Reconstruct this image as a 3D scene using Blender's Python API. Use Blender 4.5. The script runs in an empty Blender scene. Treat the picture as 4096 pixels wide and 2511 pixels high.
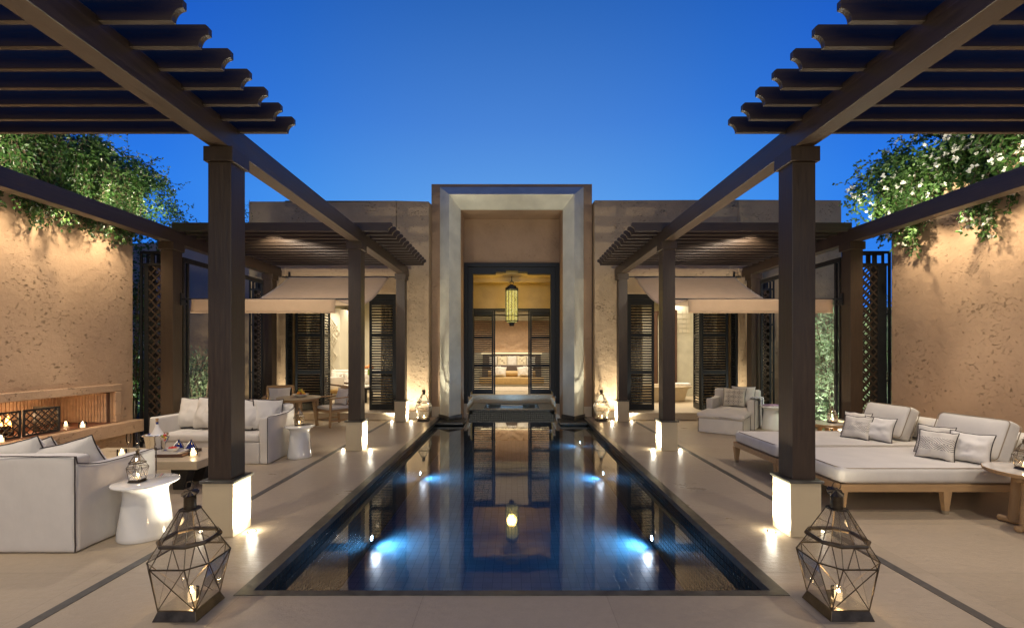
import bpy, bmesh, math, random
from mathutils import Vector, Matrix, noise, Euler
random.seed(7)
sc = bpy.context.scene
COL = sc.collection
PI = math.pi
F = 1770.0; CX = 2047.0; H = 1405.0; EYE = 1.6     # camera calibration in pixels of the 4096 px photograph

# ------------------------------------------------------------------ materials
def newmat(name):
    m = bpy.data.materials.new(name); m.use_nodes = True
    nt = m.node_tree; nt.nodes.clear()
    return m, nt
def nd(nt, t, **kw):
    n = nt.nodes.new(t)
    for k, v in kw.items():
        if k.startswith('i_'): n.inputs[int(k[2:])].default_value = v
        else: setattr(n, k, v)
    return n
def sock(node, name): return node.inputs[name]
def rgba(c): return (c[0], c[1], c[2], 1.0)
def setin(node, **kw):
    for k, v in kw.items(): node.inputs[k.replace('_', ' ')].default_value = v
def mathn(nt, op, a, b=None, clamp=False):
    n = nt.nodes.new('ShaderNodeMath'); n.operation = op; n.use_clamp = clamp
    for i, x in enumerate((a, b)):
        if x is None: continue
        if isinstance(x, (int, float)): n.inputs[i].default_value = x
        else: nt.links.new(x, n.inputs[i])
    return n.outputs[0]
def coords(nt, kind='Object', scale=(1, 1, 1)):
    tc = nd(nt, 'ShaderNodeTexCoord')
    mp = nd(nt, 'ShaderNodeMapping'); mp.inputs['Scale'].default_value = scale
    nt.links.new(tc.outputs[kind], mp.inputs['Vector'])
    return mp.outputs[0]
def noisetex(nt, vec, scale, detail=4, rough=.55):
    n = nd(nt, 'ShaderNodeTexNoise'); setin(n, Scale=scale, Detail=detail, Roughness=rough)
    nt.links.new(vec, n.inputs['Vector']); return n.outputs['Fac']
def ramp(nt, fac, stops):
    r = nd(nt, 'ShaderNodeValToRGB'); nt.links.new(fac, r.inputs[0])
    el = r.color_ramp.elements
    while len(el) < len(stops): el.new(0.5)
    for e, (p, c) in zip(el, stops):
        e.position = p; e.color = rgba(c) if not isinstance(c, (int, float)) else (c, c, c, 1)
    return r.outputs[0]
def principled(nt, col=None, rough=.5, metal=0, spec=.5, normal=None, **kw):
    b = nd(nt, 'ShaderNodeBsdfPrincipled'); o = nd(nt, 'ShaderNodeOutputMaterial')
    nt.links.new(b.outputs[0], o.inputs[0])
    if isinstance(col, tuple): b.inputs['Base Color'].default_value = rgba(col)
    elif col is not None: nt.links.new(col, b.inputs['Base Color'])
    if isinstance(rough, (int, float)): b.inputs['Roughness'].default_value = rough
    else: nt.links.new(rough, b.inputs['Roughness'])
    b.inputs['Metallic'].default_value = metal
    b.inputs['Specular IOR Level'].default_value = spec
    if normal is not None: nt.links.new(normal, b.inputs['Normal'])
    for k, v in kw.items(): b.inputs[k.replace('_', ' ')].default_value = v
    return b
def bump(nt, h, strength=.3, dist=.01, nrm=None):
    b = nd(nt, 'ShaderNodeBump'); setin(b, Strength=strength, Distance=dist)
    nt.links.new(h, b.inputs['Height'])
    if nrm is not None: nt.links.new(nrm, b.inputs['Normal'])
    return b.outputs[0]
def mixc(nt, fac, a, b, typ='MIX'):
    m = nd(nt, 'ShaderNodeMix', data_type='RGBA', blend_type=typ)
    for i, x in ((0, fac), (6, a), (7, b)):
        if isinstance(x, (int, float)): m.inputs[i].default_value = x
        elif isinstance(x, tuple): m.inputs[i].default_value = rgba(x)
        else: nt.links.new(x, m.inputs[i])
    return m.outputs[2]

def m_simple(name, col, rough=.5, metal=0, spec=.5, vary=.12, nscale=12, bmp=.0, bscale=60, bdist=.003, coat=0, sheen=0):
    m, nt = newmat(name); v = coords(nt)
    f = noisetex(nt, v, nscale)
    c = ramp(nt, f, [(.3, tuple(x * (1 - vary) for x in col)), (.7, tuple(min(1, x * (1 + vary)) for x in col))])
    n = bump(nt, noisetex(nt, v, bscale, 3), bmp, bdist) if bmp else None
    b = principled(nt, c, rough, metal, spec, n)
    if coat: b.inputs['Coat Weight'].default_value = coat; b.inputs['Coat Roughness'].default_value = .04
    if sheen: b.inputs['Sheen Weight'].default_value = sheen
    return m
def m_plaster(name, col, pit=1.0, scale=1.0):
    m, nt = newmat(name); v = coords(nt)
    big = noisetex(nt, v, 1.3 * scale, 6, .65); fine = noisetex(nt, v, 42 * scale, 6, .75)
    # ragged pits: rough noise thresholded, gathered in irregular drifts; finer gravel pits everywhere
    vs = coords(nt, 'Object', (16 * scale, 16 * scale, 27 * scale))
    w = noisetex(nt, vs, 1.0, 8, .78)
    drift = noisetex(nt, v, 1.9 * scale, 5, .6)
    thr = mathn(nt, 'ADD', mathn(nt, 'MULTIPLY', drift, .30), .245)
    d = mathn(nt, 'SUBTRACT', thr, w)
    pm = mathn(nt, 'MULTIPLY', d, 16, True)
    w2 = noisetex(nt, coords(nt, 'Object', (34 * scale, 34 * scale, 50 * scale)), 1.0, 4, .7)
    pm2 = mathn(nt, 'MULTIPLY', mathn(nt, 'SUBTRACT', mathn(nt, 'ADD', mathn(nt, 'MULTIPLY', drift, .3), .2), w2), 12, True)
    lump = noisetex(nt, v, 5 * scale, 5)
    hgt = mathn(nt, 'ADD', mathn(nt, 'MULTIPLY', fine, .22), mathn(nt, 'MULTIPLY', lump, .9))
    hgt = mathn(nt, 'SUBTRACT', hgt, mathn(nt, 'MULTIPLY', pm, 1.0 * pit))
    hgt = mathn(nt, 'SUBTRACT', hgt, mathn(nt, 'MULTIPLY', pm2, .35 * pit))
    c = ramp(nt, big, [(.25, tuple(x * .82 for x in col)), (.5, col), (.75, tuple(x * 1.12 for x in col))])
    c = mixc(nt, mathn(nt, 'MULTIPLY', pm, .27 * pit), c, tuple(x * .5 for x in col))
    principled(nt, c, .92, 0, .15, bump(nt, hgt, 1.0, .026))
    return m
def m_wood(name, col, rough=.5, scale=(1, 1, 14), vary=.45, spec=.4, bmp=.5):
    m, nt = newmat(name); v = coords(nt, 'Object', scale)
    g = noisetex(nt, v, 3.0, 6, .65); g2 = noisetex(nt, coords(nt), 1.5, 3)
    c = ramp(nt, g, [(.25, tuple(x * (1 - vary) for x in col)), (.55, col), (.8, tuple(min(1, x * (1 + vary)) for x in col))])
    c = mixc(nt, .35, c, ramp(nt, g2, [(.3, tuple(x * .75 for x in col)), (.7, tuple(x * 1.25 for x in col))]))
    r = ramp(nt, g, [(.2, rough - .08), (.8, min(1, rough + .15))])
    principled(nt, c, r, 0, spec, bump(nt, g, bmp, .004)); return m
def m_emit(name, col, strength):
    m, nt = newmat(name); e = nd(nt, 'ShaderNodeEmission'); o = nd(nt, 'ShaderNodeOutputMaterial')
    e.inputs[0].default_value = rgba(col); e.inputs[1].default_value = strength
    nt.links.new(e.outputs[0], o.inputs[0]); return m
def m_glass(name, tint=(1, 1, 1), refl=1.0, dirt=0.0):
    m, nt = newmat(name)
    t = nd(nt, 'ShaderNodeBsdfTransparent'); t.inputs[0].default_value = rgba(tint)
    g = nd(nt, 'ShaderNodeBsdfGlossy'); g.inputs['Roughness'].default_value = .03
    fr = nd(nt, 'ShaderNodeFresnel'); fr.inputs[0].default_value = 1.5
    mx = nd(nt, 'ShaderNodeMixShader'); o = nd(nt, 'ShaderNodeOutputMaterial')
    nt.links.new(mathn(nt, 'MULTIPLY', fr.outputs[0], refl, True), mx.inputs[0])
    nt.links.new(t.outputs[0], mx.inputs[1]); nt.links.new(g.outputs[0], mx.inputs[2])
    last = mx.outputs[0]
    if dirt:
        d = nd(nt, 'ShaderNodeBsdfTranslucent'); d.inputs[0].default_value = (.8, .75, .65, 1)
        m2 = nd(nt, 'ShaderNodeMixShader')
        nt.links.new(ramp(nt, noisetex(nt, coords(nt), 9, 4), [(.35, dirt * .3), (.75, dirt * 1.6)]), m2.inputs[0])
        nt.links.new(last, m2.inputs[1]); nt.links.new(d.outputs[0], m2.inputs[2]); last = m2.outputs[0]
    nt.links.new(last, o.inputs[0]); return m
def m_leaf(name, c1, c2, c3, trans=.35):
    m, nt = newmat(name)
    g = nd(nt, 'ShaderNodeNewGeometry')
    c = ramp(nt, g.outputs['Random Per Island'], [(0, c1), (.55, c2), (1, c3)])
    d = nd(nt, 'ShaderNodeBsdfPrincipled'); d.inputs['Roughness'].default_value = .42
    nt.links.new(c, d.inputs['Base Color'])
    t = nd(nt, 'ShaderNodeBsdfTranslucent'); nt.links.new(c, t.inputs[0])
    mx = nd(nt, 'ShaderNodeMixShader'); mx.inputs[0].default_value = trans
    o = nd(nt, 'ShaderNodeOutputMaterial')
    nt.links.new(d.outputs[0], mx.inputs[1]); nt.links.new(t.outputs[0], mx.inputs[2]); nt.links.new(mx.outputs[0], o.inputs[0])
    return m
def m_tile(name, c1, c2, mortar, size, rough=.15, msize=.06):
    m, nt = newmat(name); v = coords(nt)
    sx = nd(nt, 'ShaderNodeSeparateXYZ'); nt.links.new(v, sx.inputs[0])
    def line(o):
        f = mathn(nt, 'FRACT', mathn(nt, 'DIVIDE', o, size))
        return mathn(nt, 'MULTIPLY', mathn(nt, 'GREATER_THAN', f, msize), mathn(nt, 'LESS_THAN', f, 1 - msize))
    geo = nd(nt, 'ShaderNodeNewGeometry'); sn = nd(nt, 'ShaderNodeSeparateXYZ'); nt.links.new(geo.outputs['True Normal'], sn.inputs[0])
    mask = None
    for i in range(3):
        al = mathn(nt, 'GREATER_THAN', mathn(nt, 'ABSOLUTE', sn.outputs[i]), .6)
        li = mathn(nt, 'MAXIMUM', line(sx.outputs[i]), al)
        mask = li if mask is None else mathn(nt, 'MULTIPLY', mask, li)
    sn2 = nd(nt, 'ShaderNodeVectorMath', operation='SNAP'); nt.links.new(v, sn2.inputs[0]); sn2.inputs[1].default_value = (size,) * 3
    wn = nd(nt, 'ShaderNodeTexWhiteNoise'); nt.links.new(sn2.outputs[0], wn.inputs[0])
    c = ramp(nt, wn.outputs[0], [(0, c1), (1, c2)])
    c = mixc(nt, mask, mortar, c)
    principled(nt, c, mathn(nt, 'SUBTRACT', .75, mathn(nt, 'MULTIPLY', mask, .75 - rough)), 0, .35, bump(nt, mask, .5, .002))
    return m
def m_slab(name, col, sx, sy, rough=.32, joint=.5):
    m, nt = newmat(name); v = coords(nt)
    s = nd(nt, 'ShaderNodeSeparateXYZ'); nt.links.new(v, s.inputs[0])
    fx = mathn(nt, 'FRACT', mathn(nt, 'DIVIDE', mathn(nt, 'ADD', s.outputs[0], 100.18), sx))
    fy = mathn(nt, 'FRACT', mathn(nt, 'DIVIDE', mathn(nt, 'ADD', s.outputs[1], 100.3), sy))
    j = mathn(nt, 'MULTIPLY', mathn(nt, 'GREATER_THAN', fx, .004 / sx), mathn(nt, 'GREATER_THAN', fy, .004 / sy))
    cell = nd(nt, 'ShaderNodeCombineXYZ')
    nt.links.new(mathn(nt, 'FLOOR', mathn(nt, 'DIVIDE', mathn(nt, 'ADD', s.outputs[0], 100.18), sx)), cell.inputs[0])
    nt.links.new(mathn(nt, 'FLOOR', mathn(nt, 'DIVIDE', mathn(nt, 'ADD', s.outputs[1], 100.3), sy)), cell.inputs[1])
    wn = nd(nt, 'ShaderNodeTexWhiteNoise'); nt.links.new(cell.outputs[0], wn.inputs[0])
    n1 = noisetex(nt, coords(nt, 'Object', (.6, 1.1, 1)), 1.3, 6, .6); n2 = noisetex(nt, coords(nt, 'Object', (1, 3, 1)), 6, 5)
    c = ramp(nt, n1, [(.25, tuple(x * .84 for x in col)), (.5, col), (.8, tuple(x * 1.12 for x in col))])
    c = mixc(nt, .5, c, ramp(nt, wn.outputs[0], [(0, tuple(x * .80 for x in col)), (1, tuple(x * 1.12 for x in col))]))
    c = mixc(nt, mathn(nt, 'MULTIPLY', mathn(nt, 'SUBTRACT', 1, j), joint), c, tuple(x * .45 for x in col))
    r = ramp(nt, n1, [(.3, rough - .07), (.7, rough + .13)])
    n3 = noisetex(nt, coords(nt, 'Object', (1, 1.6, 1)), 13, 7, .72)
    c = mixc(nt, .35, c, ramp(nt, n3, [(.3, tuple(x * .78 for x in col)), (.7, tuple(x * 1.15 for x in col))]))
    hh = mathn(nt, 'ADD', mathn(nt, 'MULTIPLY', n3, .9), mathn(nt, 'MULTIPLY', j, .3))
    principled(nt, c, r, 0, .45, bump(nt, mathn(nt, 'ADD', hh, mathn(nt, 'MULTIPLY', n2, .3)), .9, .006)); return m
def m_fabric(name, col, rough=.9, weave=900, pattern=None, pc=(.08, .06, .05), folds=True):
    m, nt = newmat(name); v = coords(nt)
    f = noisetex(nt, v, 5, 4)
    c = ramp(nt, f, [(.3, tuple(x * .95 for x in col)), (.7, tuple(min(1, x * 1.04) for x in col))])
    if pattern:
        s = nd(nt, 'ShaderNodeSeparateXYZ'); nt.links.new(v, s.inputs[0])
        ax = mathn(nt, 'ABSOLUTE', s.outputs[0]); z = s.outputs[2]; az = mathn(nt, 'ABSOLUTE', z)
        if pattern == 'band':       # a row of nested diamonds across the middle
            p = .12
            fx = mathn(nt, 'ABSOLUTE', mathn(nt, 'SUBTRACT', mathn(nt, 'FRACT', mathn(nt, 'ADD', mathn(nt, 'DIVIDE', s.outputs[0], p), .5)), .5))
            d = mathn(nt, 'ADD', mathn(nt, 'MULTIPLY', fx, 2), mathn(nt, 'DIVIDE', az, .06))
            fr = mathn(nt, 'FRACT', mathn(nt, 'MULTIPLY', d, 2.6))
            l = mathn(nt, 'LESS_THAN', fr, .26)
            l = mathn(nt, 'MULTIPLY', l, mathn(nt, 'LESS_THAN', az, .068))
            l = mathn(nt, 'MULTIPLY', l, mathn(nt, 'LESS_THAN', ax, .16))
        elif pattern == 'motif':    # scattered small diamonds joined in hexagons
            p = .1
            fx = mathn(nt, 'ABSOLUTE', mathn(nt, 'SUBTRACT', mathn(nt, 'FRACT', mathn(nt, 'ADD', mathn(nt, 'DIVIDE', s.outputs[0], p), .5)), .5))
            fz = mathn(nt, 'ABSOLUTE', mathn(nt, 'SUBTRACT', mathn(nt, 'FRACT', mathn(nt, 'ADD', mathn(nt, 'DIVIDE', z, p), .5)), .5))
            d = mathn(nt, 'ADD', fx, fz)
            l = mathn(nt, 'ADD', mathn(nt, 'LESS_THAN', d, .13), mathn(nt, 'MULTIPLY', mathn(nt, 'GREATER_THAN', d, .40), mathn(nt, 'LESS_THAN', d, .46)), True)
            l = mathn(nt, 'MULTIPLY', l, mathn(nt, 'LESS_THAN', mathn(nt, 'MAXIMUM', ax, az), .165))
        else:                       # bordered square with three linked medallions
            mx = mathn(nt, 'MAXIMUM', ax, az)
            l1 = mathn(nt, 'MULTIPLY', mathn(nt, 'GREATER_THAN', mx, .19), mathn(nt, 'LESS_THAN', mx, .2))
            u = mathn(nt, 'SUBTRACT', s.outputs[0], z)
            fu = mathn(nt, 'ABSOLUTE', mathn(nt, 'SUBTRACT', mathn(nt, 'FRACT', mathn(nt, 'ADD', mathn(nt, 'DIVIDE', mathn(nt, 'ADD', s.outputs[0], z), .16), .5)), .5))
            d = mathn(nt, 'ADD', fu, mathn(nt, 'MULTIPLY', mathn(nt, 'ABSOLUTE', u), 7))
            l2 = mathn(nt, 'MULTIPLY', mathn(nt, 'LESS_THAN', mathn(nt, 'ABSOLUTE', mathn(nt, 'SUBTRACT', d, .3)), .08), mathn(nt, 'LESS_THAN', mathn(nt, 'ABSOLUTE', mathn(nt, 'ADD', s.outputs[0], z)), .22))
            l = mathn(nt, 'ADD', l1, l2, True)
        c = mixc(nt, l, c, pc)
    h = mathn(nt, 'ADD', mathn(nt, 'MULTIPLY', noisetex(nt, v, weave, 2), .05), mathn(nt, 'MULTIPLY', noisetex(nt, coords(nt, 'Object', (1, 1, .5)), 11, 3), .9))
    b = principled(nt, c, rough, 0, .15, bump(nt, h, .35, .012)); b.inputs['Sheen Weight'].default_value = .15
    return m

M = {}
M['plaster'] = m_plaster('ochre_rough_plaster', (.475, .315, .195), 1.0)
M['plaster_v'] = m_plaster('villa_plaster', (.44, .315, .19), .8, 1.15)
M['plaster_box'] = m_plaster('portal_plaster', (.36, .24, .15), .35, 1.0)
M['floor'] = m_slab('limestone_paving', (.43, .345, .24), 1.2, .9, .33, .85)
M['pale'] = m_slab('pale_limestone', (.55, .46, .33), .9, .9, .5, .0)
M['base'] = m_simple('honed_cream_stone', (.54, .44, .28), .55, vary=.06, nscale=3, bmp=.1, bscale=60)
M['strip'] = m_simple('dark_stone_strip', (.075, .07, .06), .4, vary=.3, nscale=20)
M['coping'] = m_simple('dark_slate_coping', (.075, .070, .055), .28, vary=.45, nscale=9, bmp=.3, bscale=30)
M['dwood'] = m_wood('dark_stained_timber', (.044, .027, .015), .42, (14, 14, 1.1), .6, .5)
M['dwood_h'] = m_wood('dark_stained_beam', (.052, .033, .020), .38, (14, 1, 14), .6, .5)
M['dwood_x'] = m_wood('dark_stained_rafter', (.046, .030, .018), .40, (1, 14, 14), .6, .5)
M['teak'] = m_wood('teak', (.40, .25, .12), .5, (6, 6, 1.5), .28, .35)
M['teak_h'] = m_wood('teak_rail', (.40, .25, .12), .5, (1.5, 8, 8), .28, .35)
M['brownwood'] = m_wood('walnut', (.10, .05, .03), .45, (4, 4, 2), .3)
M['paint'] = m_simple('blue_black_paint', (.008, .010, .012), .45, vary=.2, spec=.35)
M['iron'] = m_simple('black_iron', (.02, .02, .02), .45, .3, vary=.2)
M['brass'] = m_simple('aged_brass', (.11, .085, .055), .36, .85, vary=.4, nscale=14, bmp=.2, bscale=40)
M['chrome'] = m_simple('hammered_silver', (.75, .72, .66), .16, 1, vary=.05, bmp=.35, bscale=35, bdist=.004)
M['glass'] = m_glass('lantern_glass', (.94, .94, .92), .7, .05)
M['clear'] = m_glass('clear_glass', (.97, .98, .98), 1.4)
M['stone'] = m_simple('grey_cut_stone', (.56, .54, .44), .6, vary=.12, nscale=3, bmp=.25, bscale=50)
M['white'] = m_simple('white_glazed_ceramic', (.78, .76, .70), .09, vary=.02, coat=1, bmp=.05, bscale=8, bdist=.02)
M['linen'] = m_fabric('white_canvas', (.64, .60, .54))
M['linen_w'] = m_fabric('white_linen', (.74, .70, .64))
M['linen_band'] = m_fabric('embroidered_linen_band', (.68, .63, .55), pattern='band', pc=(.12, .10, .10))
M['linen_motif'] = m_fabric('embroidered_linen_motif', (.66, .60, .49), pattern='motif', pc=(.03, .02, .02))
M['linen_frame'] = m_fabric('embroidered_linen_border', (.70, .62, .46), pattern='frame', pc=(.07, .05, .03))
M['piping'] = m_simple('dark_brown_piping', (.035, .024, .02), .7)
M['piping_t'] = m_simple('taupe_piping', (.30, .235, .16), .7)
M['awning'] = m_fabric('sand_awning_cloth', (.56, .395, .245), weave=500)
M['cream'] = m_simple('cream_wall_paint', (.62, .58, .47), .75, vary=.05, nscale=2, bmp=.1, bscale=30)
M['tuscan'] = m_simple('golden_polished_plaster', (.50, .36, .14), .35, vary=.12, nscale=3)
M['curtain'] = m_simple('golden_curtain', (.55, .42, .22), .8, vary=.15, nscale=8)
M['upholstery'] = m_simple('honey_leather', (.50, .33, .13), .5, vary=.1)
M['taupe'] = m_simple('taupe_leather', (.12, .09, .075), .55)
M['candle'] = m_emit('glowing_wax', (1, .66, .32), 3.0)
M['flame'] = m_emit('candle_flame', (1, .72, .36), 60)
M['lens'] = m_emit('lamp_lens', (1, .86, .62), 18)
M['blue_lens'] = m_emit('pool_lamp_lens', (.62, .82, 1), 30)
M['downlens'] = m_emit('downlight_lens', (1, .86, .65), 8)
M['cove'] = m_emit('cove_strip', (1, .78, .42), 2)
M['fire'] = m_emit('fire_glow', (1, .42, .10), 9)
M['amberglass'], _nt = newmat('beaded_amber_glass'); _t = nd(_nt, 'ShaderNodeBsdfTransparent'); _m = nd(_nt, 'ShaderNodeMixShader'); _m.inputs[0].default_value = .6; _t.inputs[0].default_value = (1, .85, .4, 1)
_e = nd(_nt, 'ShaderNodeEmission'); _o = nd(_nt, 'ShaderNodeOutputMaterial'); _nt.links.new(_t.outputs[0], _m.inputs[1]); _nt.links.new(_e.outputs[0], _m.inputs[2]); _nt.links.new(_m.outputs[0], _o.inputs[0]); _e.inputs[1].default_value = 1.1
_nt.links.new(ramp(_nt, noisetex(_nt, coords(_nt), 60, 2), [(.35, (.10, .10, .02)), (.5, (.62, .52, .10)), (.68, (1, .95, .5))]), _e.inputs[0])
M['logs'] = m_simple('charred_logs', (.03, .02, .015), .9, bmp=.5, bscale=20, bdist=.02)
M['leaf_j'] = m_leaf('jasmine_leaf', (.02, .055, .010), (.045, .11, .022), (.10, .17, .04))
M['leaf_b'] = m_leaf('bougainvillea_leaf', (.03, .07, .016), (.055, .12, .026), (.10, .18, .04))
M['leaf_bam'] = m_leaf('bamboo_leaf', (.13, .19, .09), (.22, .30, .15), (.36, .42, .27))
M['leaf_dark'] = m_leaf('dark_leaf', (.02, .05, .012), (.04, .09, .02), (.06, .12, .03))
M['petal'] = m_leaf('white_petal', (.75, .74, .66), (.8, .78, .7), (.82, .8, .74), .3)
M['stem'] = m_simple('woody_stem', (.09, .06, .035), .8)
M['soil'] = m_simple('dark_garden_soil', (.06, .045, .03), .95, vary=.3, nscale=8, bmp=.5, bscale=30, bdist=.02)
M['dusk'] = m_simple('smooth_garden_plaster', (.40, .33, .29), .85, vary=.06, nscale=2, bmp=.1)
M['tile_blue'] = m_tile('blue_pool_mosaic', (.035, .17, .31), (.06, .22, .40), (.035, .15, .27), .10, .3, .04)
M['tile_dark'] = m_tile('dark_green_mosaic', (.006, .008, .005), (.020, .022, .012), (.004, .004, .003), .055, .08, .08)
M['marble'] = m_simple('white_marble', (.62, .58, .52), .15, vary=.12, nscale=8, coat=.5)
M['tabletop'] = m_slab('pale_stone_table', (.50, .41, .28), 3, 3, .3, 0)
M['rug'] = m_simple('ivory_rug', (.55, .47, .37), .95, vary=.2, nscale=14)
def cl(name, c, r=.4, **k): M[name] = m_simple(name, c, r, **k); return M[name]
cl('orange_fruit', (.75, .28, .03), .4); cl('red_fruit', (.55, .05, .03), .35); cl('green_fruit', (.25, .36, .05), .35)
cl('yellow_fruit', (.75, .50, .06), .4); cl('purple_fruit', (.10, .03, .06), .3); cl('cream_fruit', (.75, .66, .40), .5)
cl('cobalt', (.012, .02, .14), .06, coat=1); cl('bottle_label', (.75, .72, .65), .6); cl('cork', (.45, .27, .12), .8)
cl('ice', (.7, .75, .8), .1); cl('peach_petal', (.85, .33, .12), .7, vary=.3); cl('magazine_cover', (.35, .22, .34), .3, vary=.6, nscale=30)
cl('page_edge', (.7, .66, .6), .7); cl('silver_band', (.75, .73, .68), .12, metal=1); cl('mirror', (.75, .78, .75), .03, metal=1)
cl('towel', (.80, .79, .78), .95, vary=.05, bmp=.4, bscale=120); cl('throw_stripe', (.05, .055, .08), .95)
# water: mirror reflection by Fresnel over a clear body, real ripples
def m_water(name, strength, tint, boost=1.0):
    m, nt = newmat(name)
    v = coords(nt, 'Object', (1, .55, 1))
    bp = bump(nt, mathn(nt, 'ADD', noisetex(nt, v, 2.2, 2), mathn(nt, 'MULTIPLY', noisetex(nt, v, 11, 2), .12)), strength, .03)
    t = nd(nt, 'ShaderNodeBsdfTransparent'); t.inputs[0].default_value = rgba(tint)
    g = nd(nt, 'ShaderNodeBsdfGlossy'); g.inputs['Roughness'].default_value = .035
    nt.links.new(bp, g.inputs['Normal'])
    fr = nd(nt, 'ShaderNodeFresnel'); fr.inputs[0].default_value = 1.42
    mx = nd(nt, 'ShaderNodeMixShader'); o = nd(nt, 'ShaderNodeOutputMaterial')
    nt.links.new(mathn(nt, 'MULTIPLY', fr.outputs[0], boost, True), mx.inputs[0])
    nt.links.new(t.outputs[0], mx.inputs[1]); nt.links.new(g.outputs[0], mx.inputs[2]); nt.links.new(mx.outputs[0], o.inputs[0])
    return m
M['water'] = m_water('pool_water_surface', .045, (.80, .87, .95), 2.0)
M['water2'] = m_water('spa_water_surface', .6, (.8, .92, 1), 1.0)

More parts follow.
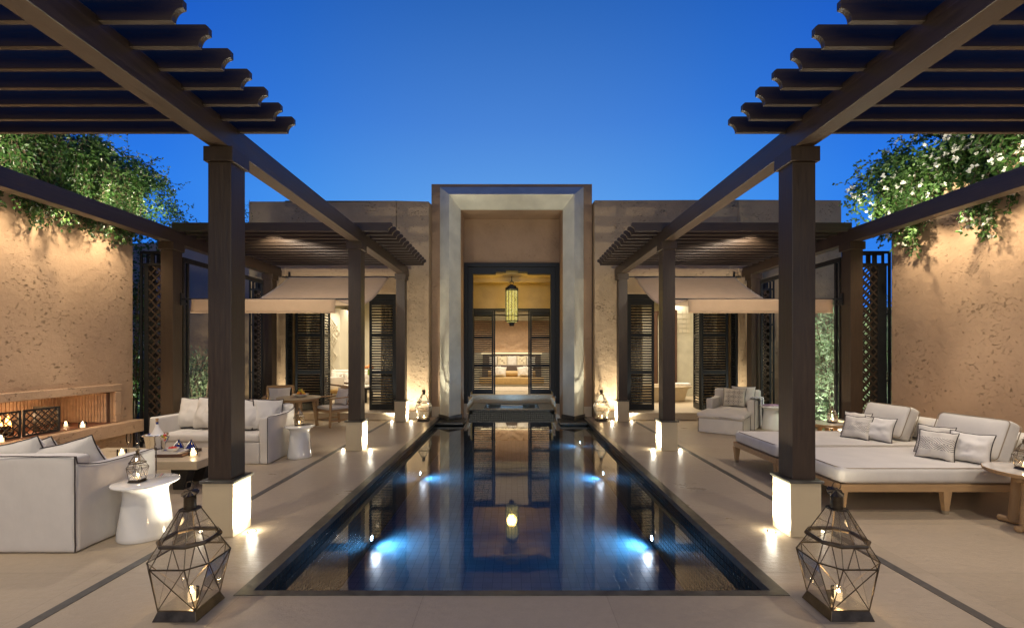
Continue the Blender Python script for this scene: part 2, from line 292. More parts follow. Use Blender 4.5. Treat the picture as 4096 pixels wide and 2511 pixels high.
# ------------------------------------------------------------------ mesh builder
class MB:
    def __init__(s): s.v = []; s.f = []; s.M = None
    def add(s, vs, fs):
        n = len(s.v)
        if s.M is not None: vs = [tuple(s.M @ Vector(p)) for p in vs]
        s.v.extend(vs); s.f.extend([tuple(i + n for i in f) for f in fs]); return s
    def box(s, x0, x1, y0, y1, z0, z1):
        if x0 > x1: x0, x1 = x1, x0
        if y0 > y1: y0, y1 = y1, y0
        return s.add([(x0, y0, z0), (x1, y0, z0), (x1, y1, z0), (x0, y1, z0), (x0, y0, z1), (x1, y0, z1), (x1, y1, z1), (x0, y1, z1)],
                     [(0, 3, 2, 1), (4, 5, 6, 7), (0, 1, 5, 4), (1, 2, 6, 5), (2, 3, 7, 6), (3, 0, 4, 7)])
    def bar(s, a, b, w, h=None, up=(0, 0, 1), w2=None, h2=None):
        h = h or w; w2 = w2 or w; h2 = h2 or h
        a = Vector(a); b = Vector(b); d = (b - a).normalized(); u = Vector(up)
        if abs(d.dot(u)) > .98: u = Vector((0, 1, 0))
        r = d.cross(u).normalized(); u = r.cross(d)
        vs = []
        for p, ww, hh in ((a, w, h), (b, w2, h2)):
            for i, j in ((-1, -1), (1, -1), (1, 1), (-1, 1)): vs.append(tuple(p + r * (i * ww / 2) + u * (j * hh / 2)))
        return s.add(vs, [(0, 1, 2, 3), (7, 6, 5, 4), (0, 4, 5, 1), (1, 5, 6, 2), (2, 6, 7, 3), (3, 7, 4, 0)])
    def tube(s, pts, r, n=8, closed=False):
        pts = [Vector(p) for p in pts]; m = len(pts); vs = []
        up = None
        for i, p in enumerate(pts):
            a = pts[i - 1] if (i > 0 or closed) else p
            b = pts[(i + 1) % m] if (i < m - 1 or closed) else p
            d = (b - a).normalized()
            if up is None: up = Vector((0, 0, 1)) if abs(d.z) < .9 else Vector((0, 1, 0))
            x = d.cross(up)
            if x.length < 1e-4: x = d.cross(Vector((1, .2, 0)))
            x.normalize(); y = x.cross(d); up = y
            rr = r[i] if isinstance(r, (list, tuple)) else r
            for k in range(n):
                t = 2 * PI * k / n; vs.append(tuple(p + x * (math.cos(t) * rr) + y * (math.sin(t) * rr)))
        fs = []
        for i in range(m if closed else m - 1):
            j = (i + 1) % m
            for k in range(n):
                k2 = (k + 1) % n; fs.append((i * n + k, i * n + k2, j * n + k2, j * n + k))
        if not closed: fs += [tuple(range(n)), tuple((m - 1) * n + k for k in range(n))]
        return s.add(vs, fs)
    def lathe(s, prof, c=(0, 0, 0), n=32, sx=1, sy=1, cap=True):
        vs = []; fs = []
        for r, z in prof:
            for k in range(n):
                t = 2 * PI * k / n; vs.append((c[0] + r * math.cos(t) * sx, c[1] + r * math.sin(t) * sy, c[2] + z))
        for i in range(len(prof) - 1):
            for k in range(n):
                k2 = (k + 1) % n; fs.append((i * n + k, i * n + k2, (i + 1) * n + k2, (i + 1) * n + k))
        if cap:
            if prof[0][0] > 1e-4: fs.append(tuple(range(n)))
            if prof[-1][0] > 1e-4: fs.append(tuple((len(prof) - 1) * n + k for k in range(n)))
        return s.add(vs, fs)
    def ball(s, c, r, n=14, sz=1):
        return s.lathe([(max(1e-5, r * math.sin(PI * i / 8)), -r * sz * math.cos(PI * i / 8)) for i in range(9)], c, n, cap=False)
    def prism(s, poly, axis, a, b):
        n = len(poly)
        def P(u, v, w): return {'x': (w, u, v), 'y': (u, w, v), 'z': (u, v, w)}[axis]
        vs = [P(u, v, a) for u, v in poly] + [P(u, v, b) for u, v in poly]
        return s.add(vs, [tuple(range(n)), tuple(range(2 * n - 1, n - 1, -1))] + [(i, (i + 1) % n, n + (i + 1) % n, n + i) for i in range(n)])
    def grid(s, fn, nu, nv):
        vs = [fn(i / nu, j / nv) for j in range(nv + 1) for i in range(nu + 1)]
        return s.add(vs, [(j * (nu + 1) + i, j * (nu + 1) + i + 1, (j + 1) * (nu + 1) + i + 1, (j + 1) * (nu + 1) + i) for j in range(nv) for i in range(nu)])
    def soft(s, x0, x1, y0, y1, z0, z1, r=.02, step=.06, fold=0, seed=0, fn=None):
        """rounded box with a dense surface, cloth folds growing towards its foot"""
        lo = Vector((x0, y0, z0)); hi = Vector((x1, y1, z1)); r = min(r, min(hi - lo) / 2 * .99)
        def samples(a, b):
            n = max(2, int((b - a - 2 * r) / step))
            return [a, a + r * .25, a + r * .6] + [a + r + (b - a - 2 * r) * i / n for i in range(n + 1)] + [b - r * .6, b - r * .25, b]
        ax = [samples(lo[i], hi[i]) for i in range(3)]
        for k in range(3):
            i, j = [q for q in range(3) if q != k]
            for side in (0, 1):
                vs = []
                for b in ax[j]:
                    for a in ax[i]:
                        p = Vector((0, 0, 0)); p[i] = a; p[j] = b; p[k] = (lo, hi)[side][k]
                        q = Vector([min(max(p[t], lo[t] + r), hi[t] - r) for t in range(3)])
                        d = p - q
                        if d.length > 1e-9: p = q + d.normalized() * r
                        if fold:
                            hz = 1 - (p.z - z0) / (z1 - z0 + 1e-6)
                            nn = noise.noise(Vector((p.x * 5 + seed, p.y * 5, p.z * 1.2))) + .5 * noise.noise(Vector((p.x * 13 + seed, p.y * 13, p.z * 3)))
                            c = (lo + hi) / 2; out = Vector((p.x - c.x, p.y - c.y, 0))
                            if out.length > 1e-6: out.normalize()
                            p = p + out * (nn * fold * (.25 + hz))
                            p.z += noise.noise(Vector((p.x * 4 + seed, p.y * 4, 3))) * fold * .5 * (1 - hz)
                        if fn: p = Vector(fn(p))
                        vs.append(tuple(p))
                na = len(ax[i]); nb = len(ax[j])
                s.add(vs, [(u + w * na, u + 1 + w * na, u + 1 + (w + 1) * na, u + (w + 1) * na) for w in range(nb - 1) for u in range(na - 1)])
        return s
    def leaf(s, p, d, up, L, W):
        d = d.normalized(); sd = d.cross(up)
        if sd.length < 1e-3: sd = Vector((1, 0, 0))
        sd.normalize(); nrm = sd.cross(d)
        a = p; b = p + d * (L * .45) + sd * (W / 2) + nrm * (W * .15); c = p + d * L; e = p + d * (L * .45) - sd * (W / 2) + nrm * (W * .15)
        n = len(s.v); s.v += [tuple(a), tuple(b), tuple(c), tuple(e)]; s.f += [(n, n + 1, n + 2), (n, n + 2, n + 3)]
    def lattice(s, x0, x1, z0, z1, y, sp, w, t):
        """diagonal lattice in the XZ plane at depth y"""
        for sg in (1, -1):
            k0 = z0 - sg * (x1 if sg > 0 else x0); lo = min(z0 - sg * x0, z0 - sg * x1); hi = max(z1 - sg * x0, z1 - sg * x1)
            k = lo + sp * .5
            while k < hi:
                pts = []
                for x in (x0, x1):
                    z = sg * x + k
                    if z0 <= z <= z1: pts.append((x, z))
                for z in (z0, z1):
                    x = sg * (z - k)
                    if x0 < x < x1: pts.append((x, z))
                if len(pts) >= 2 and (abs(pts[0][0] - pts[1][0]) > .01):
                    s.bar((pts[0][0], y + sg * .004, pts[0][1]), (pts[1][0], y + sg * .004, pts[1][1]), w, t, up=(0, 1, 0))
                k += sp
        return s

def props(o, label=None, cat=None, group=None, kind=None):
    if label: o['label'] = label
    if cat: o['category'] = cat
    if group: o['group'] = group
    if kind: o['kind'] = kind
    return o
def thing(name, label, cat, loc=(0, 0, 0), rot=(0, 0, 0), group=None):
    o = bpy.data.objects.new(name, None); COL.objects.link(o); o.empty_display_size = .1
    o.location = loc; o.rotation_euler = rot if isinstance(rot, (tuple, list)) else (0, 0, rot)
    return props(o, label, cat, group)
def obj(name, mb, mat, parent=None, smooth=False, bevel=0, solid=0, world=False, loc=None, recalc=True, ang=40):
    """world=True: the mesh is written in world coordinates under an unrotated parent"""
    if world and parent is not None:
        L = parent.location if parent.parent is None else parent.parent.location
        if parent.parent is not None and parent.parent.parent is not None: L = parent.parent.parent.location
        mb.v = [(x - L.x, y - L.y, z - L.z) for x, y, z in mb.v]
    elif loc is not None: mb.v = [(x - loc[0], y - loc[1], z - loc[2]) for x, y, z in mb.v]
    me = bpy.data.meshes.new(name); me.from_pydata(mb.v, [], mb.f)
    if recalc:
        bm = bmesh.new(); bm.from_mesh(me); bmesh.ops.remove_doubles(bm, verts=bm.verts, dist=1e-5)
        bmesh.ops.recalc_face_normals(bm, faces=bm.faces); bm.to_mesh(me); bm.free()
    if smooth:
        me.shade_smooth(); me.set_sharp_from_angle(angle=math.radians(ang))
    me.materials.append(M[mat] if isinstance(mat, str) else mat)
    o = bpy.data.objects.new(name, me); COL.objects.link(o)
    if loc is not None: o.location = loc
    if parent is not None: o.parent = parent
    if bevel:
        b = o.modifiers.new('bevel', 'BEVEL'); b.width = bevel; b.segments = 2; b.limit_method = 'ANGLE'
    if solid:
        b = o.modifiers.new('solid', 'SOLIDIFY'); b.thickness = solid; b.offset = 0
    me.update(); return o
def struct(name, mb, mat, **kw): return props(obj(name, mb, mat, **kw), kind='structure')
def spot(name, loc, target, power, size=80, blend=.6, col=(1, .82, .58), radius=.03):
    l = bpy.data.lights.new(name, 'SPOT'); l.energy = power; l.spot_size = math.radians(size); l.spot_blend = blend; l.color = col; l.shadow_soft_size = radius
    o = bpy.data.objects.new(name, l); COL.objects.link(o); o.location = loc
    o.rotation_euler = (Vector(target) - Vector(loc)).to_track_quat('-Z', 'Y').to_euler(); return o
def point(name, loc, power, col=(1, .72, .42), radius=.03):
    l = bpy.data.lights.new(name, 'POINT'); l.energy = power; l.color = col; l.shadow_soft_size = radius
    o = bpy.data.objects.new(name, l); COL.objects.link(o); o.location = loc; return o
def area(name, loc, target, power, sx, sy, col=(1, .82, .58)):
    l = bpy.data.lights.new(name, 'AREA'); l.shape = 'RECTANGLE'; l.size = sx; l.size_y = sy; l.energy = power; l.color = col
    o = bpy.data.objects.new(name, l); COL.objects.link(o); o.location = loc
    o.rotation_euler = (Vector(target) - Vector(loc)).to_track_quat('-Z', 'Y').to_euler(); return o
WARM = (1, .80, .54); SOFTW = (1, .86, .66)
SIDES = ((-1, 'left'), (1, 'right'))

# ------------------------------------------------------------------ setting: ground, terrace, pool
ZW = -.11; PX = 1.735; PY0 = 2.955; PY1 = 10.8
mb = MB()
def ring(mb, z, ox0, ox1, oy0, oy1, ix0, ix1, iy0, iy1):
    mb.add([(ox0, oy0, z), (ox1, oy0, z), (ox1, iy0, z), (ox0, iy0, z)], [(0, 1, 2, 3)])
    mb.add([(ox0, iy1, z), (ox1, iy1, z), (ox1, oy1, z), (ox0, oy1, z)], [(0, 1, 2, 3)])
    mb.add([(ox0, iy0, z), (ix0, iy0, z), (ix0, iy1, z), (ox0, iy1, z)], [(0, 1, 2, 3)])
    mb.add([(ix1, iy0, z), (ox1, iy0, z), (ox1, iy1, z), (ix1, iy1, z)], [(0, 1, 2, 3)])
ring(mb, -.012, -300, 300, -300, 300, -1.76, 1.76, 2.93, 13.45); struct('ground', mb, 'soil', recalc=False)
mb = MB(); ring(mb, 0, -6.35, 6.35, -3, 10.9, -1.815, 1.815, 2.91, 10.9); struct('terrace', mb, 'floor', recalc=False)
for s, _ in SIDES:
    mb = MB().box(s * 2.795, s * 2.865, -3, 10.3, .0, .004); struct('floor_strip', mb, 'strip')
# coping: mitred frame
mb = MB()
a, b = 1.825, 1.728; y0, y1 = 2.90, 2.958; ye = 10.62
mb.add([(-a, y0, .005), (a, y0, .005), (b, y1, .005), (-b, y1, .005), (-a, y0, -.05), (a, y0, -.05), (b, y1, -.05), (-b, y1, -.05)],
       [(0, 1, 2, 3), (4, 5, 6, 7), (0, 1, 5, 4), (3, 2, 6, 7)])
for s in (-1, 1):
    mb.add([(s * a, y0, .005), (s * b, y1, .005), (s * b, ye, .005), (s * a, ye, .005), (s * a, y0, -.05), (s * b, y1, -.05), (s * b, ye, -.05), (s * a, ye, -.05)],
           [(0, 1, 2, 3), (4, 5, 6, 7), (0, 3, 7, 4), (1, 2, 6, 5)])
struct('pool_coping', mb, 'coping')
ZB = -.80
mb = MB()
mb.add([(-PX, PY0, 0), (-PX, 13.42, 0), (-PX, 13.42, ZB), (-PX, PY0, ZB)], [(0, 1, 2, 3)])
mb.add([(PX, PY0, 0), (PX, 13.42, 0), (PX, 13.42, ZB), (PX, PY0, ZB)], [(0, 1, 2, 3)])
mb.add([(-PX, PY0, 0), (PX, PY0, 0), (PX, PY0, ZB), (-PX, PY0, ZB)], [(0, 1, 2, 3)])
mb.add([(-PX, 13.42, -.02), (PX, 13.42, -.02), (PX, 13.42, ZB), (-PX, 13.42, ZB)], [(0, 1, 2, 3)])
struct('pool_walls', mb, 'tile_dark', recalc=False)
mb = MB().add([(-PX, PY0, ZB), (PX, PY0, ZB), (PX, 13.42, ZB), (-PX, 13.42, ZB)], [(0, 1, 2, 3)])
mb.box(-.85, .85, 3.0, 4.1, ZB, ZB + .12)
struct('pool_floor', mb, 'tile_blue')
mb = MB().add([(-PX + .002, PY0 + .002, ZW), (PX - .002, PY0 + .002, ZW), (PX - .002, 13.41, ZW), (-PX + .002, 13.41, ZW)], [(0, 1, 2, 3)])
props(obj('pool_water', mb, 'water', recalc=False), kind='structure')

# underwater lamps
pl = [(1.63, 5.46), (1.66, 8.36), (1.68, 11.2)]
ordn = ['nearest', 'middle', 'farthest']
for s, nm in SIDES:
    for k, (x, y) in enumerate(pl):
        if k == 2 and s < 0: continue
        t = thing('pool_lamp', '%s round white lamp glowing under water along the %s wall of the pool' % (ordn[k], nm), 'pool lamp', (s * PX, y, ZB + .1), 0, 'lamps under the pool water')
        obj('lens', MB().lathe([(1e-4, .0), (.03, .0), (.03, .012), (1e-4, .014)], n=16), 'blue_lens', t, True).rotation_euler = (0, -s * PI / 2, 0)
        obj('trim', MB().tube([(0, .04 * math.cos(q * PI / 8), .04 * math.sin(q * PI / 8)) for q in range(16)], .008, 6, True), 'chrome', t, True)
        l = spot('pool_lamp_light', (s * (PX - .05), y, ZB + .15), (0, y, ZB + .16), (62, 50, 24)[k], 172, 1.0, (.80, .88, 1), .05)

# ------------------------------------------------------------------ villa
villa = thing('villa', 'low ochre plaster villa with tall central stone portal beyond the pool', 'building', (0, 11, 0))
VY = 10.6
for s, nm in SIDES:
    xo = 6.3 if s < 0 else 7.9; top = 5.19 if s < 0 else 5.22
    ox0, ox1, oz0, oz1 = 2.77, 5.42, .166, 2.98
    mb = MB()
    mb.box(s * 1.985, s * ox0, VY, VY + .3, 0, top); mb.box(s * ox1, s * xo, VY, VY + .3, 0, top)
    mb.box(s * ox0, s * ox1, VY, VY + .3, oz1, top); mb.box(s * ox0, s * ox1, VY + .05, VY + .3, 0, oz0 - .02)
    # roof and outer side
    mb.box(s * xo, s * (xo - .3), VY + .3, 17, 0, top); mb.box(s * 1.985, s * (xo - .3), VY + .3, 17, top - .9, top - .7)
    mb.box(s * 1.985, s * 2.1, VY + .3, 17, 3.6, top)
    w = obj('wall', mb, 'plaster_v', villa, world=True, bevel=.015)
    props(w, '%s wing of rough ochre plaster with a wide shuttered opening' % nm)
    mb = MB().box(s * 1.99, s * 2.79, VY - .022, VY, 0, .16)
    obj('skirting', mb, 'pale', villa, world=True, bevel=.004)
    mb = MB().box(s * 2.73, s * 5.5, 10.32, VY + .05, .004, .15); mb.box(s * 2.71, s * 5.5, 10.29, VY + .4, .15, .172)
    obj('doorstep', mb, 'pale', villa, world=True, bevel=.004)
    # room shell
    mb = MB(); xi, xj = 2.1, 5.98; yb = 16.0 if s < 0 else 14.9
    mb.add([(s * xi, VY + .3, .168), (s * xj, VY + .3, .168), (s * xj, yb, .168), (s * xi, yb, .168)], [(0, 1, 2, 3)])
    obj('room_floor', mb, 'pale', villa, world=True, recalc=False)
    mb = MB().box(s * xi, s * (xj), yb, yb + .1, .168, 3.5); mb.box(s * xi, s * (xi - .06), VY + .31, yb, .168, 3.5); mb.box(s * xj, s * (xj + .02), VY + .31, yb, .168, 3.5)
    mb.box(s * xi, s * xj, VY + .31, yb, 3.42, 3.5); mb.box(s * xi, s * xj, yb - .12, yb, 3.0, 3.1); mb.box(s * xi, s * xj, yb - .06, yb, 2.94, 3.0)
    obj('room_walls', mb, 'cream', villa, world=True)
    # dark door frame lining the opening
    mb = MB().box(s * ox0, s * ox1, VY + .06, VY + .16, oz1 - .12, oz1); mb.box(s * ox0, s * (ox0 + .07), VY + .06, VY + .16, oz0 + .006, oz1 - .12); mb.box(s * (ox1 - .07), s * ox1, VY + .06, VY + .16, oz0 + .006, oz1 - .12)
    mb.box(s * ox0, s * ox1, VY + .10, VY + .12, oz1 - .16, oz1 - .12)
    obj('door_frame', mb, 'paint', villa, world=True, bevel=.004)

def shutter(parent, ax, ay, ang, w, z0, z1, flip=1):
    """louvred leaf hinged at (ax, ay); rails at thirds, louvres as one sub-part"""
    L = parent.location
    mb = MB(); h = z1 - z0; st = .055
    mb.box(0, st, -.02, .02, 0, h); mb.box(w - st, w, -.02, .02, 0, h)
    rails = [(0, .15), (h * .325, h * .325 + .09), (h * .66, h * .66 + .09), (h - .14, h)]
    for a, b in rails: mb.box(st, w - st, -.019, .019, a, b)
    o = obj('shutter_door', mb, 'paint', None, bevel=.003)
    o.parent = parent; o.location = (ax - L.x, ay - L.y, z0 - L.z); o.rotation_euler = (0, 0, ang)
    mb = MB()
    for (a, b), (c, d) in zip(rails[:-1], rails[1:]):
        n = max(4, int((c - b) / .062))
        for i in range(n):
            z = b + (c - b) * (i + .5) / n
            mb.bar((st, 0, z), (w - st, 0, z), .054, .007, up=(0, -.72 * flip, .69))
    l = obj('louvres', mb, 'paint', None); l.parent = o
    return o
def curtain(parent, x0, x1, y, z0, z1):
    mb = MB(); mb.grid(lambda u, v: (x0 + (x1 - x0) * u, y + .035 * math.sin(u * abs(x1 - x0) * 62 + 2 * math.sin(u * 9)), z0 + (z1 - z0) * v), 60, 4)
    o = obj('curtain', mb, 'curtain', parent, True, world=True, recalc=False)
    return o
for s, nm in SIDES:
    Z0, Z1 = .178, 2.86
    sh = shutter(villa, s * (2.84 if s > 0 else 3.46), 10.76, 0, .62, Z0, Z1)
    shutter(villa, s * (4.60 if s > 0 else 5.26), 10.76, 0, .66, Z0, Z1)
    shutter(villa, s * 4.60, 10.80, math.radians(90 - s * 6), .5, Z0, Z1)
    shutter(villa, s * 5.35, 10.50, math.radians(90 + s * 4), .24, Z0, Z1)
    curtain(villa, s * 2.2, s * 3.3, 11.15, .18, 3.3); curtain(villa, s * 4.85, s * 5.9, 11.4, .18, 3.3)

# portal
mb = MB()
for s in (-1, 1):
    mb.box(s * 1.25, s * 1.97, 10.86, 13.6, -.1, 5.7)
mb.box(-1.25, 1.25, 10.86, 13.6, 5.06, 5.7)
mb.box(-1.25, 1.25, 11.62, 11.9, 3.85, 5.06)
mb.box(-1.97, 1.97, 13.6, 20, 3.75, 4.0)
obj('portal_wall', mb, 'plaster_box', villa, world=True)
mb = MB(); zb = .075
R = [[(-1.75, 10.78), (-1.475, 10.43), (-1.25, 10.78)], (5.6, 5.3, 5.06)]
rings = []
for (x, y), zt in zip(R[0], R[1]):
    rings.append([(x, y, zb), (x, y, zt), (-x, y, zt), (-x, y, zb)])
for A, B in ((0, 1), (1, 2)):
    for k in range(3): mb.add([rings[A][k], rings[A][k + 1], rings[B][k + 1], rings[B][k]], [(0, 1, 2, 3)])
yb = 10.856
bo = [(-1.75, yb, zb), (-1.75, yb, 5.6), (1.75, yb, 5.6), (1.75, yb, zb)]; bi = [(-1.25, yb, zb), (-1.25, yb, 5.06), (1.25, yb, 5.06), (1.25, yb, zb)]
for k in range(3):
    mb.add([bo[k], bo[k + 1], rings[0][k + 1], rings[0][k]], [(0, 1, 2, 3)]); mb.add([bi[k], bi[k + 1], rings[2][k + 1], rings[2][k]], [(0, 1, 2, 3)])
obj('portal_frame', mb, 'stone', villa, world=True)
for s in (-1, 1):
    mb = MB().prism([(s * 1.79, 10.80), (s * 1.475, 10.385), (s * 1.21, 10.80)], 'z', -.035, .075); obj('column_plinth', mb, 'coping', villa, world=True, bevel=.004)
    mb = MB().box(s * 1.12, s * 1.733, 10.16, 10.86, -.085, -.035); obj('column_pad', mb, 'coping', villa, world=True, bevel=.004)
    mb = MB().box(s * 1.17, s * 1.25, 11.5, 13.3, -.14, .24); mb.box(s * 1.14, s * 1.25, 11.46, 13.3, -.14, -.02); obj('pale_plinth', mb, 'pale', villa, world=True, bevel=.006)
    mb = MB().box(s * 1.77, s * 1.965, 10.838, 10.86, 0, .25); obj('pale_base', mb, 'pale', villa, world=True, bevel=.004)
# dark door surround with stepped head
mb = MB()
for s in (-1, 1):
    mb.box(s * 1.245, s * 1.15, 11.55, 11.8, .24, 3.91); mb.box(s * 1.15, s * 1.02, 11.6, 11.78, .62, 3.81)
    mb.prism([(s * 1.15, .42), (s * 1.15, .62), (s * 1.02, .62), (s * 1.035, .56), (s * 1.09, .52), (s * 1.10, .42)], 'y', 11.6, 11.78)
    mb.box(s * 1.02, s * .42, 11.6, 11.78, 3.63, 3.81); mb.box(s * .42, s * .16, 11.6, 11.78, 3.68, 3.81)
mb.box(-1.15, 1.15, 11.55, 11.8, 3.81, 3.91); mb.box(-.16, .16, 11.6, 11.78, 3.72, 3.81)
obj('door_surround', mb, 'paint', villa, world=True, bevel=.003)
# alcove
mb = MB().box(-1.25, 1.25, 11.9, 13.6, 3.68, 3.8); mb.box(-1.25, -1.19, 13.4, 13.52, .3, 3.68); mb.box(1.19, 1.25, 13.4, 13.52, .3, 3.68); mb.box(-1.19, 1.19, 13.4, 13.52, 2.9, 3.68)
mb.box(-1.25, 1.25, 12.5, 12.62, 3.56, 3.68)
obj('alcove_lining', mb, 'tuscan', villa, world=True)
mb = MB().box(-1.25, 1.25, 13.30, 13.6, -.14, .30); obj('threshold_step', mb, 'pale', villa, world=True, bevel=.004)
mb = MB().box(-1.19, 1.19, 13.42, 13.5, 2.84, 2.9); mb.box(-.545, -.50, 13.42, 13.5, .3, 2.84); mb.box(.50, .545, 13.42, 13.5, .3, 2.84); obj('inner_door_frame', mb, 'paint', villa, world=True)
shutter(villa, -1.19, 13.40, 0, .64, .31, 2.83); shutter(villa, .55, 13.40, 0, .64, .31, 2.83)
# bedroom
mb = MB().add([(-2.4, 13.6, .302), (2.4, 13.6, .302), (2.4, 19.3, .302), (-2.4, 19.3, .302)], [(0, 1, 2, 3)]); obj('bedroom_floor', mb, 'pale', villa, world=True, recalc=False)
mb = MB().box(-2.4, 2.4, 19.2, 19.3, .3, 3.6); mb.box(-2.45, -2.35, 13.6, 19.2, .3, 3.6); mb.box(2.35, 2.45, 13.6, 19.2, .3, 3.6); mb.box(-2.4, 2.4, 13.62, 19.2, 3.5, 3.6)
mb.box(-2.4, -1.25, 13.53, 13.62, .3, 3.6); mb.box(1.25, 2.4, 13.53, 13.62, .3, 3.6)
obj('bedroom_walls', mb, 'cream', villa, world=True)
mb = MB().box(-2.35, 2.35, 19.0, 19.2, 2.93, 3.05); mb.box(-2.35, 2.35, 18.85, 19.2, 3.05, 3.12); mb.box(-2.35, 2.35, 18.7, 19.2, 3.18, 3.26); obj('cornice', mb, 'cream', villa, world=True)
mb = MB().box(-2.2, 2.2, 19.17, 19.2, 1.56, 2.93)
def zig(mb, y, cx, cz, rx, rz, w=.03, d=.02):
    p = [(cx - rx, cz), (cx, cz + rz), (cx + rx, cz), (cx, cz - rz)]
    for i in range(4):
        a, b = p[i], p[(i + 1) % 4]; mb.bar((a[0], y, a[1]), (b[0], y, b[1]), w, d, up=(0, 1, 0))
for k, (rx, rz) in enumerate(((.22, .15), (.42, .28), (.62, .41), (.68, .455), (1.1, .72))): zig(mb, 19.16, 0, 2.3, rx, rz, .022 + .01 * (k == 1), .03)
for i in range(-9, 10):
    for rz in (.35,):
        x = i * .055; h = rz * (1 - abs(x) / .53)
        for sg in (-1, 1): mb.box(x - .009, x + .009, 19.148, 19.17, 2.3 + sg * h - .04, 2.3 + sg * h + .04)
for sx in (-1, 1):
    for cz in (1.78, 2.05, 2.55, 2.82):
        for cx in (.55, .85, 1.15): zig(mb, 19.16, sx * cx, cz, .14, .09, .02, .03)
obj('carved_relief', mb, m_simple('terracotta_relief', (.50, .34, .22), .8, vary=.1), villa, world=True)
mb = MB().box(-1.3, 1.3, 19.0, 19.03, 1.50, 1.53); obj('cove_light', mb, 'cove', villa, world=True)
for bx_ in range(-4, 5): point('headboard_cove_light', (bx_ * .3, 19.07, 1.50), 1.0, WARM, .04)
for bx_ in (-1.2, 0, 1.2):
    for by_ in (14.6, 16.2, 17.8): spot('bedroom_downlight', (bx_, by_, 3.46), (bx_, by_, 0), 85, 130, .8, SOFTW, .05)
# ceiling downlight buttons in rooms and relief panels
mb = MB().box(-6.0, -5.42, 13.95, 15.98, .17, 2.95); obj('chimney_breast', mb, 'cream', villa, world=True)
mb = MB()
for cz in (.95, 1.45, 1.95, 2.4):
    for rx, rz in ((.2, .27), (.13, .17), (.06, .08)): zig(mb, 13.935, -5.71, cz, rx, rz, .016, .03)
for k in range(5): zig(mb, 13.935, -5.71 + .1 * (k - 2), 1.2 + .25 * k, .08, .11, .012, .02)
obj('carved_diamonds', mb, 'cream', villa, world=True)
for x in (-5.0, -4.0, -3.0):
    obj('ceiling_lamp', MB().lathe([(1e-4, 3.41), (.05, 3.41), (.05, 3.42)], (x, 12.6, 0), 16), 'downlens', villa, world=True)
for bx_ in (-5.0, -4.0, -3.0):
    for by_ in (11.7, 13.2, 14.7): spot('living_room_downlight', (bx_, by_, 3.38), (bx_, by_, 0), 78, 140, .8, SOFTW, .05)
spot('relief_wash', (-5.6, 13.5, 3.3), (-5.75, 13.95, 1.2), 90, 70, .8, SOFTW)
for bx_ in (5.2, 4.1, 3.0):
    for by_ in (11.6, 12.8, 14.0): spot('bathroom_downlight', (bx_, by_, 3.38), (bx_, by_, 0), 70, 140, .8, SOFTW, .05)
# bathroom fittings belonging to the villa
mb = MB().box(5.0, 5.9, 14.2, 14.88, .17, 3.4); obj('tiled_pier', mb, 'stone', villa, world=True)
mb = MB()
for i in range(5):
    for j in range(5): mb.box(5.1 + i * .13, 5.2 + i * .13, 14.185, 14.2, 2.2 + j * .15, 2.32 + j * .15)
obj('wall_relief', mb, 'cream', villa, world=True)

def mirror():
    t = thing('standing_mirror', 'tall mirror in broad dark frame leaning in the bathroom behind the bathtub', 'mirror', (4.95, 14.3, .17), (0, 0, math.radians(-40)))
    w, h = .75, 2.75
    mb = MB().box(-w / 2, -w / 2 + .13, 0, .06, 0, h); mb.box(w / 2 - .13, w / 2, 0, .06, 0, h); mb.box(-w / 2 + .13, w / 2 - .13, 0, .06, h - .13, h); mb.box(-w / 2 + .13, w / 2 - .13, 0, .06, 0, .3)
    obj('frame', mb, 'brownwood', t, bevel=.005)
    obj('glass', MB().box(-w / 2 + .12, w / 2 - .12, .02, .03, .28, h - .12), 'mirror', t)
mirror()
def bathtub():
    t = thing('bathtub', 'oval stone bathtub with broad pale rim standing in the right hand bathroom', 'bathtub', (4.35, 12.95, .17))
    obj('tub', MB().lathe([(1e-4, .02), (.62, .0), (.66, .02), (.74, .34), (.84, .39), (.86, .43), (.80, .445), (.70, .43), (.62, .2), (.3, .12), (1e-4, .12)], n=48, sx=1.05, sy=.72), 'pale', t, True)
    mb = MB().tube([(.45, .55, .43), (.45, .55, .62), (.45, .5, .66), (.45, .4, .64)], .014, 8); mb.tube([(.38, .56, .43), (.38, .56, .5)], .01, 8); mb.tube([(.58, .5, .43), (.58, .5, .72)], .012, 8)
    obj('tap', mb, 'chrome', t, True)
bathtub()
tw = thing('towel', 'folded cream towel lying on the rim of the bathtub', 'towel', (4.95, 12.85, .618))
obj('cloth', MB().soft(-.2, .2, -.12, .12, 0, .07, .03, .03, .02, 3), 'towel', tw, True)
def shelf():
    t = thing('vanity_shelf', 'dark marble shelf on the bathroom back wall left of the mirror', 'shelf', (3.75, 14.7, 0))
    obj('top', MB().box(-.35, .35, -.25, .18, 1.02, 1.08), 'strip', t, bevel=.004)
    obj('lower_shelf', MB().box(-.35, .35, -.22, .18, .62, .65), 'brownwood', t)
    for nm, x, z, g in (('bottle', -.18, 1.08, 'white'), ):
        tb = thing('soap_bottle', 'small white soap bottle with dark pump on the vanity shelf', 'bottle', (3.75 + x, 14.62, z))
        obj('body', MB().lathe([(.035, 0), (.035, .14), (.012, .17), (.012, .2)]), g, tb, True); obj('pump', MB().tube([(0, 0, .2), (0, 0, .25), (-.05, 0, .25)], .006, 6), 'iron', tb)
    for i, x in enumerate((-.12, .05)):
        b = thing('folded_towel', 'grey towel roll standing %s on the low vanity shelf' % ('left' if i == 0 else 'right'), 'towel', (3.75 + x, 14.6, .65))
        obj('cloth', MB().soft(-.07, .07, -.1, .1, 0, .16, .05, .04, .01, i), 'linen', b, True)
shelf()
